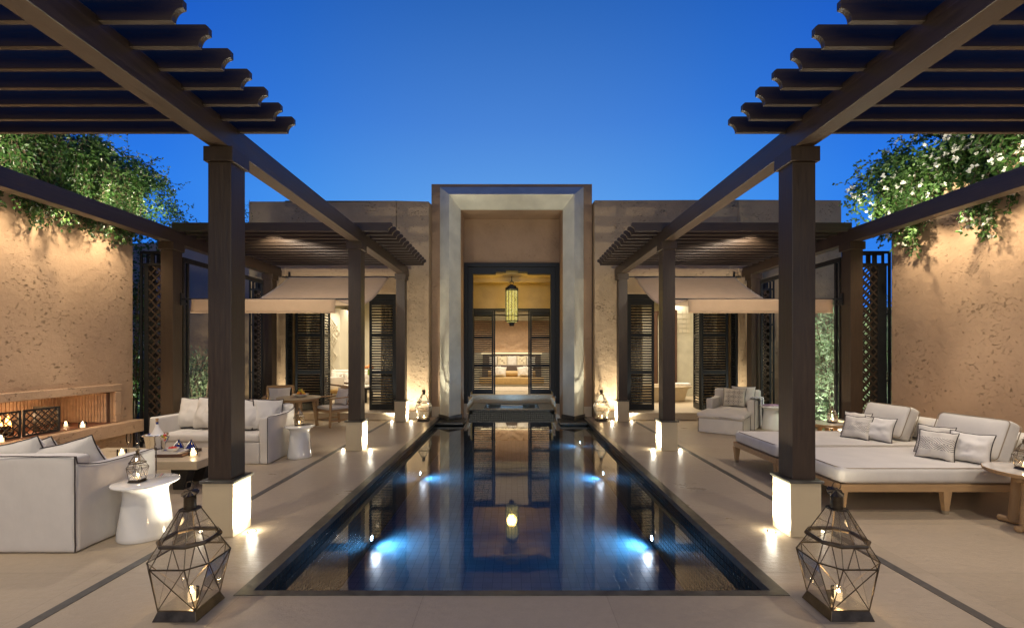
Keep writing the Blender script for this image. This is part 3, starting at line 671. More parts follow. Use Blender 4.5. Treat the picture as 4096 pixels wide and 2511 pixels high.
rm = thing('wall_mirror', 'small round-cornered black mirror mounted on the bathroom wall', 'mirror', (3.62, 14.86, 1.75))
obj('frame', MB().soft(-.12, .12, -.05, 0, 0, .62, .05, .05), 'iron', rm, True); obj('glass', MB().soft(-.09, .09, -.062, -.045, .03, .59, .03, .05), 'mirror', rm, True)

# ------------------------------------------------------------------ spa tub in the alcove
spa = thing('spa_tub', 'raised square whirlpool in dark mosaic below the hanging lantern', 'whirlpool', (0, 11.7, ZW))
x0, y0, y1, zt = 1.13, 11.7, 13.26, .06
mb = MB().box(-x0, x0, y0, y0 + .04, -.75, zt - .03); mb.box(-x0, -x0 + .04, y0 + .04, y1, -.75, zt - .03); mb.box(x0 - .04, x0, y0 + .04, y1, -.75, zt - .03); mb.box(-x0 + .04, x0 - .04, y0 + .04, y1 - .04, -.5, -.46)
mb.box(-.8, .8, y0 + .2, y0 + .24, -.46, zt - .03); mb.box(-.8, -.76, y0 + .24, y1 - .24, -.46, zt - .03); mb.box(.76, .8, y0 + .24, y1 - .24, -.46, zt - .03); mb.box(-.8, .8, y1 - .26, y1 - .22, -.46, zt - .03)
obj('mosaic_wall', mb, 'tile_dark', spa, world=True)
mb = MB().box(-x0, x0, y0, y0 + .24, zt - .03, zt); mb.box(-x0, -.76, y0 + .24, y1 - .26, zt - .03, zt); mb.box(.76, x0, y0 + .24, y1 - .26, zt - .03, zt); mb.box(-x0, x0, y1 - .26, y1, zt - .03, zt)
obj('rim', mb, 'coping', spa, world=True, bevel=.005)
mb = MB().box(-.32, .32, y1 - .5, y1 - .26, zt - .12, zt - .02); obj('headrest', mb, 'strip', spa, world=True, bevel=.01)
mb = MB().add([(-.76, y0 + .24, zt - .055), (.76, y0 + .24, zt - .055), (.76, y1 - .26, zt - .055), (-.76, y1 - .26, zt - .055)], [(0, 1, 2, 3)]); obj('water', mb, 'water2', spa, world=True, recalc=False)
for s in (-1, 1):
    ln = obj('lamp', MB().lathe([(1e-4, 0), (.06, 0), (.06, .012), (1e-4, .014)], (0, 0, 0), 16), 'blue_lens', spa); ln.rotation_euler = (0, -s * PI / 2, 0); ln.location = (s * .755, .5, .05)
    spot('spa_light', (s * .72, 12.2, -.10), (0, 12.3, -.25), 130, 150, .9, (.45, .68, 1), .03)

# ------------------------------------------------------------------ pendant lantern
pd = thing('hanging_lantern', 'long openwork brass lantern with amber beaded glass hanging in the portal', 'lantern', (0, 12.25, 2.3))
def rot_poly(r, n, z, ph=0): return [(r * math.cos(2 * PI * k / n + ph), r * math.sin(2 * PI * k / n + ph), z) for k in range(n)]
mb = MB().lathe([(.05, 0), (.07, .02), (.07, .07), (.12, .09), (.12, .12), (.16, .14)], n=16); obj('bottom_boss', mb, 'iron', pd)
mb = MB().lathe([(.165, .16), (.165, .99)], n=12, cap=False); mb.lathe([(.135, .1), (.135, .16)], n=12, cap=False); obj('glass', mb, 'amberglass', pd)
mb = MB()
for k in range(12):
    a = 2 * PI * k / 12; c, s_ = math.cos(a), math.sin(a)
    mb.bar((c * .172, s_ * .172, .14), (c * .172, s_ * .172, 1.0), .014, .014)
for z, r in ((.14, .178), (.28, .172), (.98, .178)): mb.tube([(r * math.cos(2 * PI * k / 12), r * math.sin(2 * PI * k / 12), z) for k in range(12)], .012, 6, True)
obj('cage', mb, 'iron', pd)
mb = MB().lathe([(.18, 1.0), (.18, 1.05), (.13, 1.06), (.13, 1.10), (.08, 1.11), (.08, 1.13), (.03, 1.14)], n=12); obj('cap', mb, 'iron', pd)
mb = MB().tube([(.05 * math.cos(k * PI / 6), 0, 1.19 + .05 * math.sin(k * PI / 6)) for k in range(12)], .008, 6, True); mb.tube([(0, 0, 1.23), (0, 0, 1.38)], .012, 8); obj('chain', mb, 'iron', pd)
point('lantern_light', (0, 12.25, 2.85), 75, (1, .80, .35), .13)

# ------------------------------------------------------------------ pergolas
def rafter_poly(s):
    c = [(s * 2.005, 3.55)]
    for k in range(1, 8):
        t = k / 8 * PI / 2
        c.append((s * (1.942 + .063 * math.cos(t)), 3.55 + .075 * math.sin(t)))
    c += [(s * 1.942, 3.628), (s * 1.942, 3.675), (s * 1.962, 3.692), (s * 5.53, 3.692), (s * 5.53, 3.55)]
    return c
POSTY = (3.933, 7.22, 10.16)
lampid = 0
for s, nm in SIDES:
    pg = thing('pergola', 'dark timber pergola on lit stone bases over the %s terrace' % nm, 'pergola', (s * 4, 4, 0))
    for bx in (2.44, 5.46):
        mb = MB().box(s * bx, s * (bx + .165), -1.0, 10.5, 3.367, 3.522); mb.box(s * (bx + .008), s * (bx + .157), -1.0, 10.49, 3.522, 3.585)
        obj('beam', mb, 'dwood_h', pg, world=True, bevel=.004)
    ys = [1.5 + .222 * k for k in range(12)]; ys = [3.942 - .222 * k for k in range(0, 12)] + [7.19 + .2367 * k for k in range(13)]
    for y in sorted(ys):
        mb = MB().prism(rafter_poly(s), 'y', y, y + .036); obj('rafter', mb, 'dwood_x', pg, world=True, bevel=.0025)
    for row, (xa, xb) in enumerate(((2.43, 2.632), (5.45, 5.652))):
        for k, y in enumerate(POSTY):
            if row == 1 and k == 0: yy = 3.933
            yy = y
            mb = MB().box(s * xa, s * xb, yy - .1, yy + .1, .49, 3.24)
            p = obj('post', mb, 'dwood', pg, world=True, bevel=.004)
            obj('capital', MB().box(s * (xa - .025), s * (xb + .025), yy - .125, yy + .125, 3.24, 3.368), 'dwood', p, world=True, bevel=.004)
            obj('slab', MB().box(s * (xa - .052), s * (xb + .045), yy - .148, yy + .148, .468, .49), 'coping', p, world=True, bevel=.003)
            b = obj('base', MB().box(s * (xa - .034), s * (xb + .028), yy - .132, yy + .132, .003, .468), 'base', p, world=True, bevel=.004)
    # in-ground uplights
    pn = ('first', 'second', 'third')
    for row, (xa, xb) in enumerate(((2.43, 2.632), (5.45, 5.652))):
        for k, y in enumerate(POSTY):
            if row == 1 and k == 0: continue
            for side in ((-1, 1) if row == 0 else (-1,)):
                if row == 0 and k == 0 and side == 1: pass
                x = (xa - .12) if side < 0 else (xb + .12)
                where = 'pool side' if side < 0 else 'seating side'
                rown = 'inner' if row == 0 else 'outer'
                t = thing('floor_uplight', 'small round floor uplight on the %s of the %s %s %s post' % (where, pn[k], rown, nm), 'uplight', (s * x, y, 0), 0, 'uplights sunk in the floor beside the posts')
                obj('lens', MB().lathe([(1e-4, .006), (.024, .006), (.024, .002)], n=16), 'lens', t)
                obj('trim', MB().lathe([(.024, .002), (.026, .008), (.038, .006), (.04, .001)], n=20, cap=False), 'chrome', t, True)
                pw = (85 if row == 0 else 45) if side < 0 else 30
                spot('uplight', (s * x, y, .02), (s * (x + (.05 if side < 0 else -.05)), y, 3.3), pw * 2.4, 150, 1.0, (1, .92, .74), .02)
                point('uplight_spill', (s * x, y, .035), 2.8 if side < 0 else 1.0, (1, .92, .74), .03)

# ------------------------------------------------------------------ awnings
for s, nm in SIDES:
    t = thing('awning', 'sand coloured cloth awning sagging over the %s doorway with a hanging valance' % nm, 'awning', (s * 4, 7.3, 2.45))
    pts = [(7.3, 2.45), (7.7, 2.435), (8.2, 2.45), (8.7, 2.52), (9.2, 2.68), (9.7, 2.92), (10.1, 3.13), (10.45, 3.35)]
    def prof(v):
        f = v * (len(pts) - 1); i = min(int(f), len(pts) - 2); u = f - i
        return (pts[i][0] * (1 - u) + pts[i + 1][0] * u, pts[i][1] * (1 - u) + pts[i + 1][1] * u)
    def cloth(u, v):
        y, z = prof(v); return (s * (2.9 + 2.37 * u), y, z + .012 * noise.noise(Vector((u * 5, v * 4, s))) - .03 * math.sin(PI * u) * math.sin(PI * v))
    obj('canopy', MB().grid(cloth, 30, 42), 'awning', t, True, solid=.006, world=True, ang=80)
    obj('valance', MB().grid(lambda u, v: (s * (2.9 + 2.37 * u), 7.275 - .012 * v + .006 * noise.noise(Vector((u * 9, v, s + 5))), 2.455 - .225 * v + .004 * math.sin(u * 3)), 30, 5), 'awning', t, True, solid=.006, world=True, ang=80)
    obj('hem_tube', MB().tube([(s * 2.9, 7.262, 2.235), (s * 5.27, 7.262, 2.235)], .008, 8), 'awning', t, True, world=True)
    obj('front_rod', MB().tube([(s * 2.66, 7.3, 2.462), (s * 5.452, 7.3, 2.462)], .014, 8), 'iron', t, True, world=True)
    obj('rear_rod', MB().tube([(s * 2.75, 10.46, 3.36), (s * 5.42, 10.46, 3.36)], .014, 8), 'iron', t, True, world=True)
    obj('bracket', MB().box(s * 5.43, s * 5.449, 7.27, 7.33, 2.36, 2.56), 'iron', t, world=True)
    obj('bracket', MB().box(s * 5.30, s * 5.34, 10.44, 10.6, 3.34, 3.38).box(s * 5.30, s * 5.34, 10.57, 10.6, 3.26, 3.5), 'iron', t, world=True)

# ------------------------------------------------------------------ side walls, fireplace, garden
WX = 6.1; WE = 7.12
fw = thing('fireplace_wall', 'tall rough ochre plaster wall with built-in linear fireplace left of the terrace', 'wall', (-6.4, 5, 0))
def rough_face(x, y0, y1, z0, z1, hole=None, st=.045, sgn=1):
    return None
fy0, fy1, fz0, fz1 = 4.35, 6.76, .515, .985
mb = MB(); X0, X1 = -WX, -7.1
mb.box(X0, X1, .5, fy0, 0, 4.3); mb.box(X0, X1, fy1, WE, 0, 4.3); mb.box(X0, X1, fy0, fy1, fz1, 4.3); mb.box(X0, X1, fy0, fy1, 0, fz0)
obj('wall', mb, 'plaster', fw, world=True)
mb = MB().box(X0 + .05, X0 - .02, fy0 - .12, fy1 + .12, fz1, fz1 + .115); mb.box(X0 + .05, X0 - .02, fy1, fy1 + .11, fz0, fz1); mb.box(X0 + .05, X0 - .02, fy0 - .11, fy0, fz0, fz1)
obj('surround', mb, 'plaster', fw, world=True, bevel=.012)
mb = MB().box(-5.93, X0, .5, 7.14, .32, .512); obj('hearth_ledge', mb, 'plaster', fw, world=True, bevel=.012)
mb = MB().box(-6.9, -6.86, fy0, fy1, fz0, fz1); mb.box(-6.86, -6.14, fy1 - .03, fy1 - .002, fz0, fz1 - .01); mb.box(-6.86, -6.14, fy0 + .002, fy0 + .03, fz0, fz1)
obj('firebox_lining', mb, 'brownwood', fw, world=True); mb = MB()
for k in range(15): mb.box(-6.84 + k * .046, -6.84 + k * .046 + .036, fy1 - .042, fy1 - .03, fz0 + .01, fz1 - .02)
for k in range(52): mb.box(-6.86, -6.848, fy0 + .03 + k * .046, fy0 + .066 + k * .046, fz0 + .01, fz1 - .02)
obj('firebox_slats', mb, m_simple('firebrick', (.50, .34, .22), .8, vary=.15), fw, world=True)
mb = MB().box(-6.86, -6.1, fy0, fy1, fz0 - .02, fz0 + .004); obj('firebox_floor', mb, m_simple('red_tile', (.22, .09, .05), .5), fw, world=True)
mb = MB().box(-6.12, -7.1, .5, WE + .02, 4.3, 4.36); obj('coping', mb, 'plaster_v', fw, world=True)
# fire
fr = thing('log_fire', 'burning logs glowing behind the lattice screen in the fireplace', 'fire', (-6.5, 5.3, fz0 + .01))
random.seed(3)
mb = MB()
for k in range(7):
    a = random.uniform(-.5, .5); c = Vector((random.uniform(-.12, .12), random.uniform(-.35, .45), .05 + .04 * (k % 3)))
    d = Vector((math.sin(a) * .25, math.cos(a) * .25, random.uniform(-.03, .03))); mb.tube([c - d, c, c + d], [.04, .045, .035], 8)
obj('logs', mb, 'logs', fr, True)
mb = MB()
for k in range(9):
    c = (random.uniform(-.1, .1), random.uniform(-.3, .35)); h = random.uniform(.12, .24)
    mb.lathe([(.03, .08), (.035, .12), (.02, .08 + h * .6), (.002, .08 + h)], (c[0], c[1], 0), 8)
obj('flames', mb, 'fire', fr, True)
point('fire_light', (-6.5, 5.3, .78), 8, (1, .62, .32), .1)
point('fire_light_side', (-6.45, 5.9, .72), 4, (1, .64, .36), .08)
sn = thing('fire_screen', 'folding black lattice screen standing before the fire', 'fire screen', (-6.18, 5.5, fz0 + .006))
def panel(parent, a, b, h):
    a = Vector((a[0], a[1], 0)); b = Vector((b[0], b[1], 0)); w = (b - a).length; ang = math.atan2(b.y - a.y, b.x - a.x)
    mb = MB(); mb.M = Matrix.Translation(a) @ Matrix.Rotation(ang, 4, 'Z')
    mb.box(0, .025, -.008, .008, 0, h); mb.box(w - .025, w, -.008, .008, 0, h); mb.box(.025, w - .025, -.008, .008, h - .025, h); mb.box(.025, w - .025, -.008, .008, 0, .025)
    mb.lattice(.025, w - .025, .025, h - .025, 0, .085, .012, .006)
    obj('screen_panel', mb, 'iron', parent)
panel(sn, (-.02, -.75), (.0, -.36), .34); panel(sn, (.0, -.34), (.02, .05), .34); panel(sn, (.02, .07), (.05, .5), .34); panel(sn, (.04, .5), (-.24, .44), .34)

rw = thing('terrace_wall', 'tall rough ochre plaster wall right of the terrace under white bougainvillea', 'wall', (6.4, 5, 0))
mb = MB().box(WX, 7.1, .5, WE, 0, 4.3); obj('wall', mb, 'plaster', rw, world=True, bevel=.02)
obj('coping', MB().box(6.12, 7.1, .5, WE + .02, 4.3, 4.36), 'plaster_v', rw, world=True)
gw = thing('garden_wall', 'smooth shadowed garden wall behind the left trellis', 'wall', (-8, 12.4, 0))
mb = MB().box(-12, -6.3, 12.3, 12.6, 0, 4.6); obj('wall', mb, 'dusk', gw, world=True, bevel=.01)
obj('lower_wall', MB().box(-9.5, -6.3, 11.7, 11.9, 0, 2.75), 'plaster_v', gw, world=True)
gw = thing('garden_wall', 'low garden wall behind the bamboo at the right', 'wall', (9, 11.2, 0))
mb = MB().box(7.9, 13, 11.0, 11.3, 0, 2.7); obj('wall', mb, 'dusk', gw, world=True, bevel=.01)

# trellis screens
for s, nm in SIDES:
    for k, (y, xa, xb) in enumerate(((7.28, 5.72, 6.12 if s < 0 else 6.24), (10.2, 5.70, 6.06))):
        t = thing('trellis_screen', 'tall dark lattice screen %s on the %s' % (('between outer post and ochre wall end', 'beside the far outer post near the villa')[k], nm), 'trellis', (s * 5.9, y, 0), 0, 'lattice screens beside the outer posts')
        mb = MB(); x0_, x1_ = sorted((s * xa, s * xb)); top = 3.25
        for dy in (0, .13):
            mb.box(x0_, x0_ + .03, y + dy, y + .03 + dy, 0, top); mb.box(x1_ - .03, x1_, y + dy, y + .03 + dy, 0, top)
            mb.box(x0_ + .03, x1_ - .03, y + dy, y + .03 + dy, top - .04, top); mb.box(x0_ + .03, x1_ - .03, y + dy, y + .03 + dy, top - .24, top - .20); mb.box(x0_ + .03, x1_ - .03, y + dy, y + .03 + dy, .1, .15)
            xm = (x0_ + x1_) / 2; mb.box(xm - .03, xm + .03, y + dy, y + .03 + dy, top - .2, top - .04)
        xf = (s * (xb - (.12 if k else (.14 if s < 0 else .22))), s * (xb - .07)); mb.box(xf[0], xf[1], y, y + .16, .15, top - .24)
        for z in (1.1, 2.2): mb.box(s * (xb - .03), s * (xb - .07), y + .01, y + .12, z, z + .03)
        obj('frame', mb, 'iron', t, world=True)
        xl0, xl1 = sorted((s * (xa + .03), s * (xb - (.12 if k else (.14 if s < 0 else .22)))))
        mb = MB().lattice(xl0, xl1, .15, top - .24, y + .012, .15, .024, .012); mb.lattice(xl0, xl1, .15, top - .24, y + .14, .15, .024, .012)
        obj('lattice', mb, M['dwood'], t, world=True)
    t = thing('garden_gate_frame', 'slim dark metal frame opening onto the garden on the %s' % nm, 'gate frame', (s * 5.6, 8.8, 0))
    mb = MB().box(s * 5.58, s * 5.62, 7.52, 7.56, 0, 3.12); mb.box(s * 5.58, s * 5.62, 7.62, 7.66, 0, 3.12); mb.box(s * 5.58, s * 5.62, 9.9, 9.94, 0, 3.12); mb.box(s * 5.58, s * 5.62, 7.52, 9.94, 3.12, 3.2)
    for z in (1.2, 2.4): mb.box(s * 5.585, s * 5.615, 7.56, 7.62, z, z + .03)
    obj('frame', mb, 'iron', t, world=True)

# ------------------------------------------------------------------ vegetation
def rv(a=1.0): return Vector((random.uniform(-a, a), random.uniform(-a, a), random.uniform(-a, a)))
def vine(name, label, cat, side, leafmat, L, flowers, blobs, strands, loc, seed, flsize=.03):
    random.seed(seed)
    t = thing(name, label, cat, loc)
    lv = MB(); st = MB(); fl = MB()
    def flower(p, sz):
        q = rv().normalized(); 
        for k in range(4 if flsize > .03 else 5):
            d = rv().normalized(); d.x -= side * .6; fl.leaf(p, d, q, sz, sz * (.9 if flsize > .03 else .35))
    for (cx, cy, cz, rx, ry, rz, n) in blobs:
        for k in range(n):
            a = rv()
            while a.length > 1 or a.length < .25: a = rv()
            p = Vector((cx + a.x * rx, cy + a.y * ry, cz + a.z * rz))
            if noise.noise(p * 2.3 + Vector((seed, 0, 0))) < -.16 and a.length < .98: continue
            if abs(p.x) > WX + .01 and p.z < 4.37 and p.y < WE + .02: continue
            d = rv() + Vector((-side * .3, 0, -.5)); lv.leaf(p, d, rv(), L * random.uniform(.6, 1.25), L * .55 * random.uniform(.7, 1.2))
            if random.random() < flowers * .02 * (2.5 if noise.noise(p * 1.7 + Vector((9, seed, 0))) > .1 else .3): flower(p + Vector((-side * .05, 0, .03)), flsize * random.uniform(.8, 1.3))
        for k in range(n // 120):       # wispy shoots breaking the outline
            a = rv().normalized(); p = Vector((cx + a.x * rx * .9, cy + a.y * ry * .9, cz + a.z * rz * .9)); d = Vector((a.x * .6 - side * .2, a.y, abs(a.z) + .2)).normalized()
            pts = [p]
            for j in range(6):
                d = (d + rv(.35) + Vector((0, 0, -.12))).normalized(); p = p + d * .055; pts.append(p)
                for q in range(2): lv.leaf(p, rv() + d, rv(), L * .8, L * .4)
            if min(q.z for q in pts) > 4.3: st.tube(pts, .002, 3)
    for (y, ln) in strands:
        x = side * (WX - random.uniform(.02, .22)); p = Vector((x, y, 4.32 + random.uniform(0, .1))); z1 = p.z - ln; pts = [p.copy()]
        while p.z > z1:
            p = p + Vector((random.uniform(-.02, .02), random.uniform(-.03, .03), -random.uniform(.03, .05))); p.x = side * min(WX - .02, max(WX - .34, abs(p.x)))
            pts.append(p.copy()); fr_ = 1 - (p.z - z1) / ln
            for q in range(3 if fr_ < .85 else 2):
                d = rv() + Vector((-side * .25, 0, -.7)); lv.leaf(p + rv(.035), d, rv(), L * random.uniform(.6, 1.2), L * .55)
            if random.random() < flowers * .045: flower(p + Vector((-side * .04, 0, 0)), flsize)
        st.tube(pts, .0035, 4)
    obj('foliage', lv, leafmat, t, world=True, recalc=False); obj('stems', st, 'stem', t, world=True, recalc=False)
    if flowers: obj('flowers', fl, 'petal', t, world=True, recalc=False)
    return t
random.seed(11)
sl = []
for k in range(430):
    y = random.uniform(3.6, 7.1)
    ln = 1.0 + .25 * noise.noise(Vector((y * 2.2, 0, 3))) + random.uniform(-.28, .12)
    if random.random() < .12: ln *= .45
    sl.append((y, ln))
vine('jasmine_vine', 'thick green jasmine with tiny white stars spilling over the fireplace wall', 'vine', -1, 'leaf_j', .054, .7,
     [(-6.12, 4.6, 4.42, .34, 1.3, .30, 7000), (-6.15, 5.9, 4.48, .36, 1.0, .34, 7600), (-6.15, 6.8, 4.40, .36, .7, .36, 5600), (-6.05, 7.4, 4.12, .34, .42, .55, 3600), (-5.98, 7.7, 3.75, .26, .35, .5, 1500)], sl, (-6.3, 6, 0), 5, .022)
sr = []
for k in range(300):
    y = random.uniform(3.6, 7.12)
    prof_ = .45
    for c, w_, h_ in ((6.65, .36, 1.0), (5.55, .24, .95), (4.6, .4, .9), (7.1, .2, .6)):
        prof_ = max(prof_, .45 + h_ * math.exp(-((y - c) / w_) ** 2) * .9)
    sr.append((y, prof_ * random.uniform(.55, 1.05)))
vine('bougainvillea', 'bougainvillea with clusters of white bracts tumbling over the right terrace wall', 'vine', 1, 'leaf_b', .075, 1.2,
     [(6.1, 4.6, 4.45, .36, 1.3, .34, 3400), (6.12, 5.9, 4.5, .38, 1.0, .38, 3900), (6.12, 6.8, 4.42, .38, .7, .42, 3300), (6.02, 7.35, 4.12, .36, .42, .48, 1700)], sr, (6.3, 6, 0), 9, .05)

def bush(name, label, cat, loc, r, h, n, leafmat, L, W, seed, z0=.15, up=.5, stems=14, group=None):
    random.seed(seed); t = thing(name, label, cat, loc, 0, group); lv = MB(); st = MB()
    for k in range(stems):
        a = random.uniform(0, 2 * PI); rr = random.uniform(0, r * .35); q = random.uniform(.7, 1) * h
        p0 = Vector((rr * math.cos(a), rr * math.sin(a), 0)); p1 = p0 + Vector((math.cos(a) * r * .35, math.sin(a) * r * .35, q * .6)); p2 = p0 + Vector((math.cos(a) * r * .7, math.sin(a) * r * .7, q))
        st.tube([p0, p1, p2], [.012, .009, .004], 5)
    cl_ = [Vector((random.uniform(-r, r) * .85, random.uniform(-r, r) * .85, random.uniform(z0, h))) for _ in range(max(10, n // 40))]
    for k in range(n):
        c = random.choice(cl_); p = c + Vector((random.gauss(0, .1), random.gauss(0, .1), random.gauss(0, .12)))
        lim = r * (1 - .35 * (p.z / h) ** 3)
        if math.hypot(p.x, p.y) > lim or p.z < .03 or p.z > h * 1.05: continue
        d = Vector((p.x, p.y, 0)).normalized() * .7 + rv(.8) + Vector((0, 0, up * random.uniform(-.4, 1)))
        lv.leaf(p, d, rv(), L * random.uniform(.6, 1.2), W)
    obj('foliage', lv, leafmat, t, recalc=False); obj('stems', st, 'stem', t, recalc=False); return t
bush('bamboo_bush', 'bright green lit bamboo clump between the right trellis posts', 'bush', (6.6, 8.95, -.012), .72, 2.55, 9000, 'leaf_bam', .13, .018, 21, .1, .1)
bush('bamboo_bush', 'smaller bamboo clump behind the right lattice screen by the wall end', 'bush', (7.0, 8.05, -.012), .55, 2.6, 5000, 'leaf_bam', .13, .018, 22, .1, .1)
bush('oleander_bush', 'narrow-leaved oleander bush lit from below behind the left sofa', 'bush', (-6.45, 9.1, -.012), .5, 1.62, 2600, 'leaf_bam', .10, .018, 23, .1, .9)
bush('creeper', 'leafy creeper climbing at the end of the fireplace wall', 'climbing plant', (-6.65, 7.75, -.012), .42, 3.5, 5200, 'leaf_j', .07, .04, 24, .5, -.2)
bush('garden_shrub', 'dark shrub growing against the garden wall on the left', 'bush', (-7.6, 10.6, -.012), .8, 1.4, 2600, 'leaf_dark', .08, .03, 25)
bush('garden_shrub', 'dark leafy shrub at the far right behind the villa corner trellis', 'bush', (6.5, 10.15, -.012), .3, 1.9, 1500, 'leaf_dark', .09, .025, 26)
bush('roof_creeper', 'dark creeper on the left end of the villa roofline', 'climbing plant', (-6.35, 10.7, 3.9), .26, 1.25, 1300, 'leaf_dark', .05, .02, 27)
spot('garden_spot', (5.95, 7.75, 2.9), (6.6, 8.9, 1.2), 330, 80, .8, (.95, 1, .86), .04)
spot('garden_spot', (6.0, 8.2, .05), (6.7, 8.95, 1.6), 260, 100, .8, (.92, .95, .85), .04)
spot('garden_spot', (7.6, 8.0, .05), (7.0, 8.4, 1.8), 160, 90, .8, (.92, .95, .85), .04)
spot('garden_spot', (-6.0, 8.5, .05), (-6.6, 9.3, 1.0), 150, 90, .8, (1, .92, .72), .04)
spot('garden_spot', (-7.0, 7.4, .05), (-6.6, 7.9, 2.0), 220, 80, .8, (.95, 1, .8), .04)
spot('garden_spot', (-7.3, 10.2, .05), (-7.4, 11.8, 1.8), 60, 100, .8, (1, .86, .6), .04)

# wall lamps hidden on the outer beams
for s, nm in SIDES:
    for k, y in enumerate((5.0, 5.75, 6.5)):
        spot('wall_wash', (s * 5.67, y, 3.50), (s * 6.2, y, 1.9), 58, 130, 1.0, (1, .84, .60), .03)
for s, nm in SIDES:  # extra lamps added above the beams to brighten the vines
    for k, y in enumerate((4.9, 6.2, 7.0)):
        spot('vine_fill_light', (s * 5.5, y, 3.67), (s * 6.05, y + .1, 4.25), 55, 140, .9, (1, .92, .70), .03)
# pergola downlights over the seating, plus lamps added to brighten dining area and awning
for s, nm in SIDES:
    for k, (x, y, pw) in enumerate(((4.6, 3.0, 125), (4.6, 5.3, 160), (3.5, 5.9, 75), (3.2, 2.2, 125), (4.1, 7.45, 130))):
        spot('seat_and_fill_light', (s * x, y, 3.42), (s * (x - .1), y + .1, 0) if k not in (2, 4) else (s * 4.2, 9.2, (0, 0, 0, 0, 2.9)[k]), pw, 110, .9, (1, .86, .70), .05)

# ------------------------------------------------------------------ lanterns and candles
def candle(loc, label, sc_=1.0, power=.6, group='glass candles'):
    t = thing('candle', label, 'candle', loc, 0, group)
    obj('glass_cup', MB().lathe([(.001, .0), (.035 * sc_, .0), (.042 * sc_, .004), (.042 * sc_, .075 * sc_), (.040 * sc_, .075 * sc_), (.039 * sc_, .006)], n=24, cap=False), 'clear', t, True)
    obj('wax', MB().lathe([(1e-4, .005), (.037 * sc_, .005), (.037 * sc_, .042 * sc_), (1e-4, .042 * sc_)], n=20), 'candle', t, True)
    obj('flame', MB().lathe([(1e-4, .045 * sc_), (.011 * sc_, .055 * sc_), (.009 * sc_, .064 * sc_), (1e-4, .082 * sc_)], n=10), 'flame', t, True)
    point('candle_light', (loc[0], loc[1], loc[2] + .07 * sc_), power, (1, .66, .34), .012)
    return t
def lantern(loc, k, rz, label, clabel, power, lid=0, group=None):
    t = thing('lantern', label, 'lantern', loc, (0, 0, rz), group)
    R0 = .132; R1 = .112; RM = .187; SM = .10; R2 = .137; S2 = .072; R3 = .05; S3 = .026
    z0, z1, z2, z3, z4 = 0, .056, .335, .435, .625
    def octo(r, sd, z): return [(-sd, -r, z), (sd, -r, z), (r, -sd, z), (r, sd, z), (sd, r, z), (-sd, r, z), (-r, sd, z), (-r, -sd, z)]
    def K(p): return tuple(q * k for q in p)
    mb = MB()
    b0 = [(-R0, -R0, 0), (R0, -R0, 0), (R0, R0, 0), (-R0, R0, 0)]; b1 = [(-R1, -R1, z1), (R1, -R1, z1), (R1, R1, z1), (-R1, R1, z1)]
    mb.add([K(p) for p in b0 + b1], [(0, 1, 5, 4), (1, 2, 6, 5), (2, 3, 7, 6), (3, 0, 4, 7), (4, 5, 6, 7), (0, 1, 2, 3)]); obj('base', mb, 'brass', t, bevel=.002 * k)
    mid = octo(RM, SM, z2); up = octo(R2, S2, z3); up2 = octo(R2 * .98, S2 * .98, z3 + .025); top = octo(R3, S3, z4)
    fr = MB(); w = .0044 * k if k > .6 else .0055 * k
    def seg(a, b, ww=w): fr.bar(K(a), K(b), ww, ww)
    corner_of = [0, 1, 1, 2, 2, 3, 3, 0]
    for i in range(8):
        seg(mid[i], b1[corner_of[i]]); seg(mid[i], mid[(i + 1) % 8], w * 1.6); seg(mid[i], up[i]); seg(up2[i], top[i]); seg(top[i], top[(i + 1) % 8], w * 1.5)
    for i in range(4): seg(b1[i], b1[(i + 1) % 4], w * 1.4)
    for i, (a, b) in enumerate(((0, 1), (2, 3), (4, 5), (6, 7))):
        seg(mid[a], b1[corner_of[b]]); seg(mid[b], b1[corner_of[a]])
    obj('frame', fr, 'brass', t)
    band = MB().tube([K((p[0], p[1], z3 + .012)) for p in octo(R2 * 1.02, S2 * 1.03, 0)], .013 * k, 8, True); obj('collar', band, 'brass', t, True)
    gl = MB()
    for i in range(8):
        j = (i + 1) % 8
        gl.add([K(mid[i]), K(mid[j]), K(up[j]), K(up[i])], [(0, 1, 2, 3)]); gl.add([K(up2[i]), K(up2[j]), K(top[j]), K(top[i])], [(0, 1, 2, 3)])
        if i % 2 == 0: gl.add([K(mid[i]), K(mid[j]), K(b1[corner_of[j]]), K(b1[corner_of[i]])], [(0, 1, 2, 3)])
        else: gl.add([K(mid[i]), K(mid[j]), K(b1[corner_of[i]])], [(0, 1, 2)])
    obj('glass_panes', gl, 'glass', t, recalc=False)
    obj('chimney', MB().lathe([(.055 * k, z4 * k), (.034 * k, (z4 + .004) * k), (.034 * k, (z4 + .075) * k), (.036 * k, (z4 + .08) * k), (.031 * k, (z4 + .078) * k)], n=24, cap=False), 'brass', t, True)
    cp = MB(); cp.M = Matrix.Translation((0, .012 * k * lid, (z4 + .10) * k)) @ Matrix.Rotation(math.radians(14 + 16 * lid), 4, 'X')
    prof_ = []
    for kk in range(24):
        a = 2 * PI * kk / 24; rr = (.046 + .004 * (kk % 2)) * k; prof_.append((rr * math.cos(a), rr * math.sin(a), (-.006 + .006 * (kk % 2)) * k))
    cp.add(prof_ + [(0, 0, .016 * k)] + [(p[0] * .98, p[1] * .98, p[2] - .003 * k) for p in prof_] + [(0, 0, .012 * k)],
           [(i, (i + 1) % 24, 24) for i in range(24)] + [(25 + i, 25 + (i + 1) % 24, 49) for i in range(24)] + [(i, (i + 1) % 24, 25 + (i + 1) % 24, 25 + i) for i in range(24)])
    cp.M = None
    for sx in (-1, 1): cp.bar((sx * .036 * k, 0, (z4 + .06) * k), (sx * .03 * k, 0, (z4 + .105) * k), .006 * k)
    obj('cap', cp, 'brass', t)
